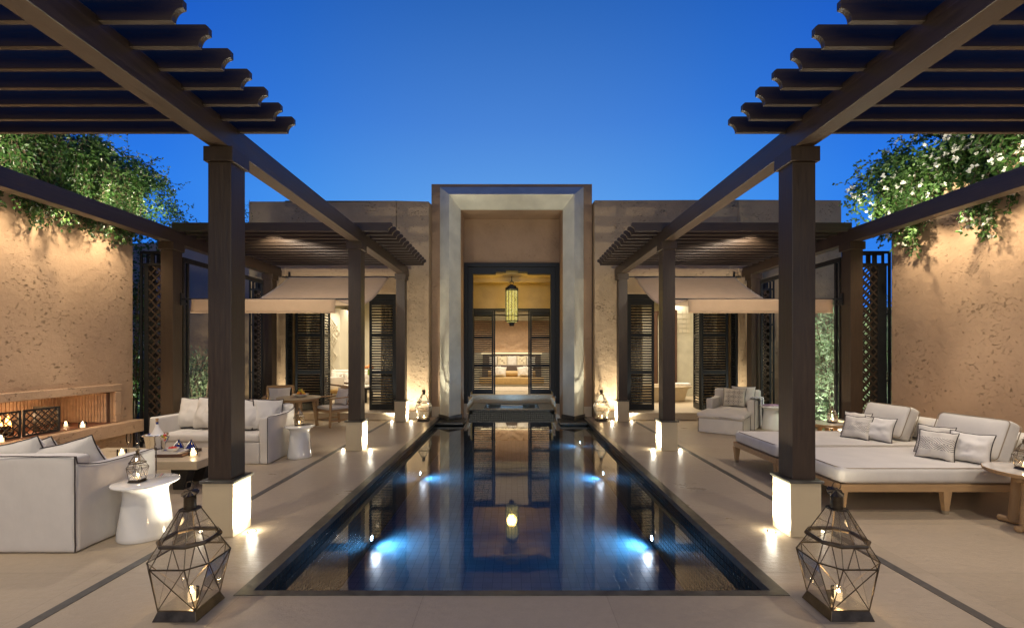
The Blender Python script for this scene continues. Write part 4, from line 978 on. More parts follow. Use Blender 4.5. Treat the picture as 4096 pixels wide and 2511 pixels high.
    obj('ring_handle', MB().tube([(.026 * k * math.cos(q * PI / 10), 0, (z4 + .142) * k + .026 * k * math.sin(q * PI / 10)) for q in range(20)], .0026 * k, 6, True), 'brass', t, True)
    candle((loc[0] + .01 * k, loc[1] + .0 * k, loc[2] + (z1 + .003) * k), clabel, max(.55, k * .95), power, 'candles inside the lanterns')
    return t
LG = 'large glass floor lanterns'
lantern((-1.995, 2.745, .001), 1.0, 0, 'large brass and glass floor lantern at the near left corner of the pool', 'candle burning inside the near left floor lantern', 3.2, 0, LG)
lantern((2.02, 2.75, .001), 1.0, 0, 'large brass and glass lantern with tipped lid at the near right pool corner', 'candle burning inside the near right floor lantern', 3.2, 1, LG)
lantern((-2.03, 10.2, .001), .97, 0, 'glass floor lantern against the wall left of the portal', 'candle inside the lantern left of the portal', 1.3, 0, LG)
lantern((2.07, 10.22, .001), .97, 0, 'glass floor lantern against the wall right of the portal', 'candle inside the lantern right of the portal', 1.3, 0, LG)

# ------------------------------------------------------------------ glossy drum side tables
def drum(loc, label, k=1.0):
    t = thing('side_table', label, 'side table', loc, 0, 'white glazed side tables')
    pr = [(1e-4, 0), (.195, 0), (.203, .012), (.200, .04), (.186, .14), (.168, .28), (.158, .36), (.160, .40), (.185, .435), (.228, .452), (.240, .460), (.240, .470), (.230, .476), (1e-4, .474)]
    obj('body', MB().lathe([(r * k, z) for r, z in pr], n=56), 'white', t, True); return t
drum((-3.19, 3.86, .001), 'white glazed pedestal table beside the near left sofa')
drum((-3.22, 6.72, .001), 'white glazed pedestal table at the right end of the far sofa', .86)
drum((5.33, 9.1, .001), 'white glazed pedestal table with magazines beside the armchair', .88)
lantern((-3.23, 3.82, .478), .37, 0, 'small brass lantern on the white table beside the near sofa', 'candle inside the small lantern by the near sofa', .8, 0, 'small table lanterns')
lantern((-3.22, 6.70, .478), .37, 0, 'small brass lantern on the white table beside the far sofa', 'candle inside the small lantern by the far sofa', .8, 0, 'small table lanterns')
mg = thing('magazine', 'magazine with purple cover on top of the book beside the armchair', 'magazine', (5.32, 9.08, .497), (0, 0, .1))
obj('cover', MB().box(-.15, .15, -.1, .1, .0, .012), 'magazine_cover', mg, bevel=.002)
bk = thing('book', 'pale book under the magazine on the white table by the armchair', 'book', (5.33, 9.09, .477), (0, 0, .02))
obj('pages', MB().box(-.155, .15, -.105, .105, .003, .017), 'page_edge', bk); obj('cover', MB().box(-.16, .155, -.11, .11, .0, .003).box(-.16, .155, -.11, .11, .017, .02), 'magazine_cover', bk)

# ------------------------------------------------------------------ soft furniture
def outline(w, h, n=10, inx=.10):
    pts = []
    for sgn, ax in ((-1, 0), (1, 1), (1, 0), (-1, 1)):
        for i in range(n):
            q = -1 + 2 * i / n
            if ax == 0: u, v = (q, -1) if sgn < 0 else (-q, 1)
            else: u, v = (1, q) if sgn > 0 else (-1, -q)
            pts.append((w / 2 * u * (1 - inx * (1 - v * v)), 0, h / 2 * v * (1 - inx * (1 - u * u))))
    return pts
def cushion(loc, rot, w, h, t_, label, mat='linen', pipe='piping', seed=0, group='scatter cushions', name='cushion', pr=.0055):
    o = thing(name, label, 'cushion', loc, rot, group)
    mb = MB(); n = 18
    for sgn in (-1, 1):
        def f(u, v):
            u = 2 * u - 1; v = 2 * v - 1
            e = max(0, (1 - u ** 2) * (1 - v ** 2)) ** .42
            wr = .03 * noise.noise(Vector((u * 1.6 + seed, v * 1.6, sgn))) * e + .014 * noise.noise(Vector((u * 5 + seed, v * 3.5, sgn * 3))) * e
            return (w / 2 * u * (1 - .10 * (1 - v * v)), sgn * (t_ / 2 * e * (1 - .25 * v) + wr), h / 2 * v * (1 - .10 * (1 - u * u)) + .01 * noise.noise(Vector((u * 2, seed, 1))))
        mb.grid(f, n, n)
    obj('cover', mb, mat, o, True, ang=70)
    ol = [(x, 0, z + .01 * noise.noise(Vector((x / w * 4, seed, 1)))) for x, y, z in outline(w, h)]
    obj('piping', MB().tube(ol, pr, 6, True), pipe, o, True)
    return o
def sofa(loc, rz, W, D, label, seed, arm_h=.665, back_h=.765, name='sofa', cat='sofa', seat=.43):
    o = thing(name, label, cat, loc, (0, 0, rz))
    # local: faces +Y, back at -D/2
    a = .13; b = .15
    def flare(p):      # skirt flares slightly to the floor
        k = 1 + .012 * (1 - p.z / back_h) ; return (p.x * k, p.y * k, p.z)
    obj('back', MB().soft(-W / 2 + .012, W / 2 - .012, -D / 2, -D / 2 + b, .004, back_h, .026, .04, .034, seed, flare), 'linen', o, True, ang=60)
    for s in (-1, 1):
        def top(p, s=s):
            q = flare(p); y = p.y
            if p.z > .3: 
                k = (p.z - .3) / (arm_h - .3); rise = .05 * max(0, (-y - D * .1) / (D * .4)) ** 2 - .0 
                q = (q[0], q[1], p.z + rise * k - .012 * math.sin((y / D + .5) * PI) * k)
            return q
        x0, x1 = sorted((s * W / 2, s * (W / 2 - a)))
        obj('arm', MB().soft(x0, x1, -D / 2 + .02, D / 2,   .004, arm_h, .026, .04, .034, seed + 3 + s, top), 'linen', o, True, ang=60)
    obj('seat', MB().soft(-W / 2 + a, W / 2 - a, -D / 2 + b, D / 2 - .012, .004, seat - .12, .012, .045, .02, seed + 9), 'linen', o, True, ang=60)
    obj('seat_cushion', MB().soft(-W / 2 + a + .004, W / 2 - a - .004, -D / 2 + b, D / 2 - .002, seat - .125, seat, .04, .05, .012, seed + 5), 'linen', o, True, ang=60)
    def wob(pts, am=.004): return [(p[0] + am * noise.noise(Vector(p) * 7), p[1] + am * noise.noise(Vector(p) * 7 + Vector((3, 0, 0))), p[2] + am * noise.noise(Vector(p) * 6 + Vector((0, 5, 0)))) for p in pts]
    def line(a_, b_, n=14): return [tuple(Vector(a_).lerp(Vector(b_), i / n)) for i in range(n + 1)]
    mb = MB(); zb_ = back_h + .004; h = W / 2
    mb.tube(wob(line((-h, -D / 2, .01), (-h, -D / 2, zb_)) + line((-h, -D / 2, zb_), (h, -D / 2, zb_), 30)[1:] + line((h, -D / 2, zb_), (h, -D / 2, .01))[1:]), .005, 5)
    for s in (-1, 1):
        pts = line((s * h, D / 2, .01), (s * h, D / 2, arm_h + .0))
        pts += [(s * h, D / 2 - (D - .02) * i / 12, arm_h + .003 + .05 * max(0, (-(D / 2 - (D - .02) * i / 12) - D * .1) / (D * .4)) ** 2 - .012 * math.sin((.5 - (1 - .02 / D) * i / 12 + .5) * PI)) for i in range(1, 13)]
        pts.append((s * h, -D / 2 + .01, zb_))
        mb.tube(wob(pts), .005, 5)
    obj('piping', mb, 'piping', o, True); return o
sofa((-4.30, 3.905, .0), 0, 1.68, .80, 'white slipcovered sofa seen from behind at the near left', 1)
sofa((-4.30, 6.67, .0), PI, 1.68, .80, 'white slipcovered sofa facing the camera beyond the coffee table', 2)
# cushions on sofas (near sofa, seen over its back)
for k, (x, y, z, rx, ry, rz, w, h) in enumerate(((-3.84, 3.83, .625, 24, -13, 6, .62, .44), (-4.22, 3.80, .645, 22, -11, -4, .60, .42), (-4.64, 3.80, .63, 22, -9, 5, .58, .42), (-4.32, 4.02, .60, 28, -14, 8, .5, .42))):
    cushion((x, y, z), tuple(math.radians(q) for q in (rx, ry, rz)), w, h, .24,
            ('blue-shaded white cushion nearest the pool in the near sofa', 'wide white cushion in the middle of the near sofa', 'white cushion at the left end of the near sofa', 'white cushion leaning on the front of the middle one in the near sofa')[k], seed=k * 3.1, group='cushions on the near sofa')
for k, (x, y, z, rx, ry, rz, w, h) in enumerate(((-4.86, 6.78, .66, -16, 0, 6, .46, .48), (-4.56, 6.70, .67, -16, -3, -8, .50, .50), (-4.2, 6.74, .65, -14, 2, 4, .46, .46), (-4.02, 6.72, .64, -16, 0, 10, .46, .46), (-3.86, 6.62, .64, -18, 10, 28, .46, .48), (-3.70, 6.72, .65, -12, 6, 50, .44, .46))):
    cushion((x, y, z), tuple(math.radians(q) for q in (rx, ry, rz)), w, h, .24,
            'white piped cushion, %s from the left on the far sofa' % ('first', 'second', 'third', 'fourth', 'fifth', 'last')[k], seed=k * 2.3 + 20, group='cushions on the far sofa', pr=.009)

# armchair and ottoman
ac_rot = math.radians(180 - 38)
def local(o, p): return Matrix.Translation(o) @ Matrix.Rotation(ac_rot, 4, 'Z') @ Vector(p)
AO = Vector((4.78, 9.52, 0))
sofa(tuple(AO), ac_rot, .92, .84, 'white slipcovered armchair with dark piping in front of the right doorway', 4, .60, .77, 'armchair', 'armchair', .40)
oc = local(AO, (0, .86, 0))
ot = thing('ottoman', 'square white slipcovered ottoman in front of the armchair', 'ottoman', (oc.x, oc.y, 0), (0, 0, ac_rot))
obj('skirt', MB().soft(-.40, .40, -.36, .36, .004, .29, .015, .05, .012, 8), 'linen', ot, True, ang=60)
obj('cushion_top', MB().soft(-.43, .43, -.39, .39, .285, .40, .05, .05, .01, 6, lambda p: (p.x, p.y, p.z + (.03 * (1 - (p.x / .43) ** 2) * (1 - (p.y / .39) ** 2) if p.z > .34 else 0))), 'linen', ot, True, ang=60)
mb = MB().tube([(x * .425, y * .385, .325 + .004 * math.sin(9 * (x + y))) for x, y in [(-1 + .1 * i, -1) for i in range(20)] + [(1, -1 + .1 * i) for i in range(20)] + [(1 - .1 * i, 1) for i in range(20)] + [(-1, 1 - .1 * i) for i in range(20)]], .005, 5, True)
for sx, sy in ((-1, -1), (1, -1), (1, 1), (-1, 1)): mb.tube([(sx * .402, sy * .362, .01), (sx * .402, sy * .362, .29)], .004, 5)
obj('piping', mb, 'piping', ot, True)
p = local(AO, (.02, -.14, .60)); cushion(tuple(p), (math.radians(16), 0, ac_rot), .46, .42, .14, 'cushion embroidered with dark diamonds and a cross in the armchair', 'linen_motif', seed=31)
p = local(AO, (-.14, -.22, .62)); cushion(tuple(p), (math.radians(12), 0, ac_rot + .1), .48, .46, .14, 'plain mauve-shaded cushion behind the embroidered one in the armchair', 'linen', seed=33)
th = thing('throw', 'white fringed throw with dark stripes hanging over the right arm of the armchair', 'throw', tuple(local(AO, (-.43, -.05, 0))), (0, 0, ac_rot))
def thr(u, v):
    x = -.085 + .17 * min(1, max(0, (v - .38) / .24)); z = .635 if .38 < v < .62 else (.635 - (.38 - v) * 1.55 if v <= .38 else .635 - (v - .62) * .9)
    x += -.006 if v < .4 else .006
    return (x + .012 * noise.noise(Vector((u * 9, v * 3, 1))) * (1 if v < .38 else -.3) - (.01 if v < .38 else -.01), -.17 + .3 * u * (1 + .2 * (1 - v)), z)
obj('cloth', MB().grid(thr, 20, 40), 'towel', th, True, solid=.006, ang=80)
mb = MB()
for c in (.55, .63, .72):
    mb.grid(lambda u, v, c=c: tuple(Vector(thr(c + .035 * u, v)) + Vector((-.006 if v < .4 else 0, 0, .005 if .36 < v < .64 else 0))), 2, 40)
obj('stripes', mb, 'throw_stripe', th, True, solid=.003)

# daybeds
def daybed(y0, y1, label, k):
    x0, x1 = 3.22, 5.72; o = thing('daybed', label, 'daybed', (x0, y0, 0), 0, 'pair of daybeds')
    mb = MB().box(x0, x1, y0, y0 + .035, .225, .295); mb.box(x0, x1, y1 - .035, y1, .225, .295); mb.box(x0, x0 + .035, y0 + .035, y1 - .035, .225, .295); mb.box(x1 - .035, x1, y0 + .035, y1 - .035, .225, .295); mb.box(x0 + .035, x1 - .035, y0 + .035, y1 - .035, .255, .285)
    obj('frame', mb, 'teak_h', o, world=True, bevel=.003)
    for lx in (x0 + .03, x0 + 1.05, x1 - .1):
        for ly in (y0 + .03, y1 - .035):
            mb = MB(); mb.bar((lx, ly, .035), (lx, ly, .228), .042, .042, w2=.085, h2=.06, up=(0, 1, 0)); l = obj('leg', mb, 'teak', o, world=True, bevel=.003)
            mb = MB(); mb.bar((lx, ly, .0), (lx, ly, .036), .036, .036, w2=.044, h2=.044, up=(0, 1, 0)); obj('foot_cap', mb, 'chrome', l, world=True)
    obj('mattress', MB().soft(x0 + .01, x1 - .02, y0 + .012, y1 - .006, .297, .452, .05, .06, .006, k * 7, lambda p: (p.x, p.y, p.z)), 'linen', o, True, world=True, ang=70)
    mb = MB()
    for z, e in ((.447, .024), (.305, .018)):
        xa, xb, ya, yb_ = x0 + .01 + e, x1 - .02 - e, y0 + .012 + e, y1 - .006 - e; r = .09
        pts = []
        for cx, cy, a0 in ((xb - r, ya + r, -90), (xb - r, yb_ - r, 0), (xa + r, yb_ - r, 90), (xa + r, ya + r, 180)):
            for q in range(5): a = math.radians(a0 + 22.5 * q); pts.append((cx + r * math.cos(a), cy + r * math.sin(a), z))
        dense = []
        for i in range(len(pts)):
            a_, b_ = Vector(pts[i]), Vector(pts[(i + 1) % len(pts)]); m_ = max(1, int((b_ - a_).length / .1))
            dense += [tuple(a_.lerp(b_, q / m_)) for q in range(m_)]
        mb.tube(dense, .005, 6, True)
    obj('piping', mb, 'piping_t', o, True, world=True)
daybed(4.33, 5.375, 'near teak daybed with thick white mattress in front of the right wall', 1)
daybed(5.385, 6.43, 'far teak daybed with thick white mattress adjoining the near one', 2)
for k, (ya, yb_) in enumerate(((4.28, 5.36), (5.38, 6.3))):
    t = thing('bolster', 'long round white bolster along the head of the %s daybed' % ('near', 'far')[k], 'bolster', (5.36, (ya + yb_) / 2, .60))
    L_ = (yb_ - ya) / 2
    obj('cover', MB().tube([(0, -L_, 0), (0, -L_ + .004, 0), (0, -L_ + .03, 0)] + [(0, -L_ + .1 + (2 * L_ - .2) * q / 8, 0) for q in range(9)] + [(0, L_ - .03, 0), (0, L_ - .004, 0), (0, L_, 0)], [.09, .125, .142] + [.147] * 9 + [.142, .125, .09], 28), 'linen', t, True, ang=60)
    obj('piping', MB().tube([(.135 * math.cos(q * PI / 12), -L_ + .012, .135 * math.sin(q * PI / 12)) for q in range(24)], .005, 6, True), 'piping_t', t, True)
def backcushion(loc, rot, w, h, d, label):
    o = thing('back_cushion', label, 'cushion', loc, rot, 'large back cushions on the daybeds')
    obj('cover', MB().soft(-w / 2, w / 2, -d / 2, d / 2, -h / 2, h / 2, .05, .05, .0, 1, lambda p: (p.x + .006 * noise.noise(Vector((p.x * 6, p.y * 9, p.z * 6)) + Vector((loc[1], 0, 0))), p.y * (1 + .35 * (1 - (2 * p.x / w) ** 2) * (1 - (2 * p.z / h) ** 2)) + .012 * noise.noise(Vector((p.x * 5, 0, p.z * 6))), p.z)), 'linen', o, True, ang=70)
    mb = MB()
    for y in (-d / 2 + .008, d / 2 - .008):
        a, b = w / 2 - .012, h / 2 - .012; pts = []
        for cx, cz, a0 in ((a - .04, -b + .04, -90), (a - .04, b - .04, 0), (-a + .04, b - .04, 90), (-a + .04, -b + .04, 180)):
            for q in range(5): t = math.radians(a0 + 22.5 * q); pts.append((cx + .045 * math.cos(t), y, cz + .045 * math.sin(t)))
        mb.tube(pts, .0045, 6, True)
    obj('piping', mb, 'piping_t', o, True)
R = math.radians
backcushion((5.03, 4.84, .665), (R(-22), 0, R(-84)), .70, .45, .16, 'large white back cushion propped on the near daybed')
backcushion((5.05, 5.95, .665), (R(-22), 0, R(-84)), .64, .44, .16, 'large white back cushion propped on the far daybed')
for k, (nm, pc, pp, pb) in enumerate((('near', (4.76, 4.60), (4.56, 4.75), (4.74, 4.96)), ('far', (4.72, 5.70), (4.57, 5.86), (4.72, 6.06)))):
    cushion((pc[0], pc[1], .60), (R(-24), 0, R(-64)), .35, .33, .13, 'plain white cushion beside the patterned one on the %s daybed' % nm, 'linen_w', seed=41 + k)
    cushion((pp[0], pp[1], .595), (R(-26), 0, R(-60)), .32, .32, .13, 'cushion with a grey diamond band, foremost on the %s daybed' % nm, 'linen_band', seed=51 + k)
    cushion((pb[0], pb[1], .61), (R(-20), 0, R(-62)), .33, .33, .11, 'cushion with a grey diamond band half hidden behind the front ones on the %s daybed' % nm, 'linen_band', seed=61 + k)

# round wooden tables on the right
def woodtable(loc, r, h, label, rz=0):
    t = thing('wooden_table', label, 'side table', loc, (0, 0, rz))
    obj('table_top', MB().lathe([(1e-4, h - .008), (r * .97, h - .008), (r * .985, h - .002), (1e-4, h)], n=56), 'marble', t, True)
    obj('rim', MB().lathe([(r * .9, h - .04), (r * .985, h - .034), (r, h - .02), (r, h - .004), (r * .985, h - .001), (r * .975, h - .006)], n=56, cap=False), 'teak_h', t, True)
    for k in range(4):
        a = k * PI / 2 + .3; mb = MB().tube([(math.cos(a) * r * .42, math.sin(a) * r * .42, .03), (math.cos(a) * r * .36, math.sin(a) * r * .36, h - .07)], [.036, .03], 14); obj('leg', mb, 'teak', t, True)
    for k in range(2):
        a = k * PI / 2 + .3; d = Vector((math.cos(a), math.sin(a), 0)) * r * (.74)
        obj('foot', MB().tube([-d * 1.0 + Vector((0, 0, .03)), -d * .97 + Vector((0, 0, .03)), d * .97 + Vector((0, 0, .03)), d + Vector((0, 0, .03))], [.015, .029, .029, .015], 12), 'teak_h', t, True)
        obj('cross_rail', MB().tube([-d * 1.0 + Vector((0, 0, h - .062)), -d * .97 + Vector((0, 0, h - .062)), d * .97 + Vector((0, 0, h - .062)), d + Vector((0, 0, h - .062))], [.015, .027, .027, .015], 12), 'teak_h', t, True)
    return t
woodtable((4.70, 3.98, 0), .33, .53, 'round teak table with white top in front of the near daybed', .0)
woodtable((5.05, 7.08, 0), .28, .46, 'round teak table behind the far daybed beside the outer post', .6)
lantern((4.655, 4.02, .531), .37, .2, 'small brass lantern on the round teak table at the right edge', 'candle inside the lantern at the right edge', .8, 0, 'small table lanterns')
lantern((5.13, 7.08, .461), .37, .2, 'small brass lantern on the teak table behind the far daybed', 'candle inside the lantern behind the far daybed', .8, 0, 'small table lanterns')

# coffee table and what stands on it
ct = thing('coffee_table', 'long low pale stone coffee table on slanting black legs between the sofas', 'coffee table', (-4.4, 5.35, 0))
obj('table_top', MB().box(-5.25, -3.56, 5.0, 5.74, .262, .356), 'tabletop', ct, world=True, bevel=.006)
for s, x in ((-1, -5.0), (1, -3.85)):
    mb = MB().prism([(x - .10, .262), (x + .12, .262), (x + .05 , .0), (x - .07, .0)], 'y', 5.12, 5.24); mb.prism([(x - .12, .262), (x + .10, .262), (x + .03, .0), (x - .09, .0)], 'y', 5.46, 5.58); mb.box(x - .06, x + .05, 5.24, 5.46, .2, .258)
    obj('leg', mb, 'iron', ct, world=True, bevel=.003)
TZ = .357
tr = thing('tray', 'dark rectangular wooden tray on the coffee table', 'tray', (-4.12, 5.36, TZ), (0, 0, .06))
mb = MB().box(-.23, .23, -.17, .17, 0, .012); mb.box(-.24, .24, -.18, -.165, 0, .035); mb.box(-.24, .24, .165, .18, 0, .035); mb.box(-.24, -.23, -.165, .165, 0, .035)
mb.box(.23, .24, -.165, .165, 0, .035)
obj('tray', mb, 'brownwood', tr, bevel=.002)
bd = thing('serving_board', 'white marble board lying in the dark tray', 'board', (-4.14, 5.37, TZ + .013), (0, 0, .06)); obj('board', MB().box(-.2, .16, -.14, .14, 0, .022), 'marble', bd, bevel=.003)
bucket = thing('champagne_bucket', 'hammered silver ice bucket on the coffee table', 'ice bucket', (-4.44, 5.52, TZ))
obj('bucket', MB().lathe([(.001, 0), (.088, 0), (.092, .006), (.098, .07), (.100, .074), (.100, .084), (.103, .088), (.118, .19), (.128, .2), (.132, .206), (.126, .212), (.120, .206), (.112, .19), (.095, .03), (.001, .03)], n=48, cap=False), 'chrome', bucket, True)
for s in (-1, 1): obj('handle', MB().tube([(s * .122, 0, .185), (s * .15, 0, .187), (s * .165, 0, .187)], [.008, .008, .016], 10), 'chrome', bucket, True)
mb = MB(); random.seed(4)
for k in range(60):
    a = random.uniform(0, 6.28); r = random.uniform(0, .1); mb.M = Matrix.Translation((r * math.cos(a), r * math.sin(a), random.uniform(.185, .2))) @ Euler((random.random(), random.random(), random.random())).to_matrix().to_4x4(); mb.box(-.011, .011, -.011, .011, -.011, .011)
obj('ice', mb, 'ice', bucket)
bt = thing('champagne_bottle', 'cobalt bottle wrapped in a white napkin leaning in the ice bucket', 'bottle', (-4.43, 5.53, TZ + .09), (R(-8), R(-7), 0))
obj('bottle', MB().lathe([(.04, 0), (.043, .01), (.043, .14), (.03, .19), (.015, .22), (.015, .27)], n=24), 'cobalt', bt, True)
obj('napkin', MB().lathe([(.078, .10), (.062, .13), (.04, .17), (.022, .21), (.02, .24)], n=24, cap=False), 'linen_w', bt, True); obj('cork', MB().lathe([(.014, .27), (.014, .3), (.018, .302), (.018, .315)], n=14), 'cork', bt, True)
def stemglass(loc, label, kind):
    t = thing('champagne_flute' if kind == 0 else 'dessert_glass', label, 'glass', loc, 0, 'champagne flutes on the coffee table' if kind == 0 else None)
    if kind == 0: obj('glass', MB().lathe([(.03, 0), (.028, .003), (.004, .01), (.0035, .1), (.012, .12), (.024, .16), (.026, .2), (.021, .245)], n=24, cap=False), 'clear', t, True)
    else:
        obj('glass', MB().lathe([(.033, 0), (.03, .003), (.005, .01), (.0045, .08), (.03, .12), (.05, .17)], n=24, cap=False), 'clear', t, True)
        random.seed(8)
        for k, m_ in enumerate(('red_fruit', 'green_fruit', 'yellow_fruit', 'orange_fruit', 'cream_fruit', 'green_fruit', 'red_fruit')):
            a = k * .9; rr = 0.001 if k == 0 else .024; obj('fruit_piece', MB().ball((rr * math.cos(a), rr * math.sin(a), .125 + .011 * k), .018, 10, .8), m_, t, True)
    return t
stemglass((-4.64, 5.36, TZ), 'tall champagne flute left of the ice bucket', 0); stemglass((-4.50, 5.33, TZ), 'tall champagne flute in front of the ice bucket', 0)
stemglass((-4.235, 5.40, TZ + .036), 'stemmed glass heaped with cut fruit on the tray', 1)
bw = thing('bowl', 'small white oval bowl of strawberries on the tray', 'bowl', (-4.10, 5.35, TZ + .036)); obj('bowl', MB().lathe([(.001, .0), (.03, .0), (.05, .015), (.072, .045), (.068, .045), (.045, .018), (.001, .01)], n=32, sx=1.1, sy=.8, cap=False), 'white', bw, True)
random.seed(5)
for k in range(9):
    a = k * 2.4; r = .012 * math.sqrt(k) * 1.3; f = thing('strawberry', 'red strawberry heaped in the small white bowl', 'strawberry', (-4.10 + r * math.cos(a), 5.35 + r * math.sin(a) * .8, TZ + .036 + .048 - .0015 * k), (random.random(), random.random(), 0), 'strawberries in the white bowl'); obj('fruit', MB().lathe([(1e-4, -.016), (.008, -.012), (.014, .0), (.013, .008), (1e-4, .012)], n=10), 'red_fruit', f, True)
for k, (x, y) in enumerate(((-4.14, 5.50), (-4.02, 5.55))):
    t = thing('tagine_pot', '%s cobalt and silver tagine pot with pinched lid on the tray' % ('front', 'rear')[k], 'pot', (x, y, TZ + (.014 if k == 0 else .0)), 0, 'small tagine pots')
    obj('base', MB().lathe([(.03, 0), (.045, .012), (.056, .035)], n=24), 'silver_band', t, True)
    obj('lid', MB().lathe([(.058, .035), (.056, .045), (.034, .085), (.012, .115), (.008, .125), (.014, .135), (.004, .137)], n=8), 'cobalt', t)
    mb = MB()
    for q in range(8):
        a = q * PI / 4; c, s_ = math.cos(a), math.sin(a); mb.tube([(c * .059, s_ * .059, .035), (c * .036, s_ * .036, .085), (c * .013, s_ * .013, .116)], .003, 5)
    mb.lathe([(.016, .134), (.018, .139), (.002, .141)], n=12); obj('silver_trim', mb, 'silver_band', t, True)
candle((-4.60, 5.22, TZ), 'glass candle on the left part of the coffee table', 1.15, .9); candle((-3.80, 5.28, TZ), 'glass candle at the right end of the coffee table beside the tray', 1.15, .9)
candle((-6.12, 5.30, .513), 'glass candle on the hearth at the left edge of the picture', 1.05, .8); candle((-6.13, 6.32, .513), 'glass candle on the hearth right of the fire screen', 1.05, .8)
candle((-6.45, 6.4, .52), 'small glass candle deep inside the fireplace', .8, .4)

# dining table, chairs, fruit bowl
TL = (-4.50, 9.35)
dt = thing('dining_table', 'round teak dining table with pale top near the left doorway', 'table', (TL[0], TL[1], 0))
obj('table_top', MB().lathe([(1e-4, .61), (.42, .61), (.43, .62), (.43, .635), (.42, .64), (1e-4, .64)], n=56), 'tabletop', dt, True)
mb = MB().lathe([(.36, .56), (.36, .61), (.34, .61), (.34, .56)], n=40); obj('apron', mb, 'teak_h', dt, True)
for k in range(4):
    a = k * PI / 2 + .55; mb = MB().bar((math.cos(a) * .36, math.sin(a) * .36, 0), (math.cos(a) * .28, math.sin(a) * .28, .61), .05, .05, w2=.06, h2=.06); obj('leg', mb, 'teak', dt, bevel=.006)
fb = thing('fruit_bowl', 'shallow white bowl on the round dining table', 'bowl', (TL[0] + .05, TL[1] - .02, .641)); obj('bowl', MB().lathe([(.001, .0), (.07, .0), (.13, .03), (.165, .062), (.160, .064), (.12, .035), (.001, .012)], n=36, cap=False), 'white', fb, True)
random.seed(6)
frt = ['orange_fruit', 'red_fruit', 'green_fruit', 'yellow_fruit', 'purple_fruit', 'orange_fruit']
for k in range(16):
    ly = 0 if k < 9 else (1 if k < 14 else 2); a = k * 2.1; r = (.085, .05, .01)[ly]; m_ = frt[k % 6]
    t = thing('fruit', '%s fruit piled in the shallow bowl' % m_.split('_')[0], 'fruit', (TL[0] + .05 + r * math.cos(a), TL[1] - .02 + r * math.sin(a), .685 + .045 * ly), 0, m_.split('_')[0] + ' fruit in the shallow bowl'); obj('fruit', MB().ball((0, 0, 0), .034, 14, random.uniform(.85, 1.1)), m_, t, True)
def chair(loc, rz, label, cl_label, seed):
    t = thing('dining_chair', label, 'chair', loc, (0, 0, rz), 'teak armchairs at the dining table')
    # faces -Y locally
    w, d = .27, .25
    for sx in (-1, 1):
        obj('leg', MB().bar((sx * w, -d, 0), (sx * (w - .005), -d + .02, .60), .045, .04), 'teak', t, bevel=.005)
        obj('leg', MB().bar((sx * w, d + .03, 0), (sx * (w - .005), d - .01, .42), .045, .04).bar((sx * (w - .005), d - .012, .42), (sx * (w - .01), d + .09, .80), .042, .04), 'teak', t, bevel=.005)
        obj('armrest', MB().box(sx * (w - .035), sx * (w + .03), -d - .03, d + .06, .60, .622), 'teak_h', t, bevel=.005)
        obj('stretcher', MB().bar((sx * w, -d, .13), (sx * w, d, .13), .025, .035), 'teak', t, bevel=.003)
    obj('seat_frame', MB().box(-w, w, -d, -d + .03, .30, .36).box(-w, w, d - .03, d, .30, .36).box(-w, -w + .03, -d + .03, d - .03, .30, .36).box(w - .03, w, -d + .03, d - .03, .30, .36).box(-w + .03, w - .03, -d + .03, d - .03, .335, .35), 'teak_h', t, bevel=.003)
    mb = MB().bar((-w, d + .085, .80), (w, d + .085, .80), .03, .07); mb.bar((-w, d + .01, .50), (w, d + .01, .50), .025, .05)
    for q in range(5): mb.bar((-.18 + .09 * q, d + .01, .50), (-.18 + .09 * q, d + .085, .78), .02, .012)
    obj('back_rails', mb, 'teak_h', t, bevel=.004)
    obj('seat_cushion', MB().soft(-w + .02, w - .02, -d - .01, d - .02, .36, .43, .03, .05, .004, seed), 'linen_w', t, True)
    m_ = Matrix.Translation(loc) @ Matrix.Rotation(rz, 4, 'Z'); q = m_ @ Vector((0, d - .06, .61))
    cushion(tuple(q), (R(16), 0, rz + PI), .46, .38, .15, cl_label, 'linen_w', seed=seed, group='cushions on the dining chairs')
chair((-3.86, 9.62, 0), R(-38), 'teak armchair right of the dining table', 'white cushion in the right dining chair', 71)
chair((-5.12, 9.72, 0), R(22), 'teak armchair left of the dining table, half hidden by the sofa', 'white cushion in the left dining chair', 72)

# ------------------------------------------------------------------ interior furniture
ls = thing('indoor_sofa', 'long cream sofa with dark wooden arms seen through the left doorway', 'sofa', (-4.7, 13.4, .17))
obj('seat', MB().soft(-.9, .9, -.4, .4, .22, .42, .05, .1, .004, 1), 'linen_w', ls, True); obj('back', MB().soft(-.9, .9, .28, .46, .40, .86, .06, .1, .004, 2), 'linen_w', ls, True)
mb = MB()
for x in (-.93, .93): mb.bar((x, -.4, 0), (x, -.4, .55), .05, .05); mb.bar((x, .42, 0), (x, .46, .6), .05, .05); mb.bar((x, -.45, .56), (x, .45, .56), .07, .04); mb.bar((x, -.42, .02), (x, .45, .02), .05, .04)
obj('arm_frame', mb, 'brownwood', ls, bevel=.004)
for k in range(4): cushion((-5.35 + .42 * k, 13.52, .79), (R(14), R((-6, 5, -3, 8)[k]), PI), .42, .40, .15, 'cream cushion %s from the left on the indoor sofa' % ('first', 'second', 'third', 'fourth')[k], 'linen_w', 'piping_t', 81 + k, 'cushions on the indoor sofa')
ic = thing('indoor_armchair', 'dark wooden armchair with tan seat just inside the left doorway', 'armchair', (-4.55, 12.1, .17), (0, 0, R(70)))
mb = MB()
for x in (-.3, .3): mb.bar((x, -.3, 0), (x, -.28, .5), .05, .05); mb.bar((x, .3, 0), (x, .42, .75), .05, .05); mb.bar((x, -.34, .5), (x, .36, .55), .06, .035); mb.bar((x, -.34, .02), (x, .34, .02), .05, .04)
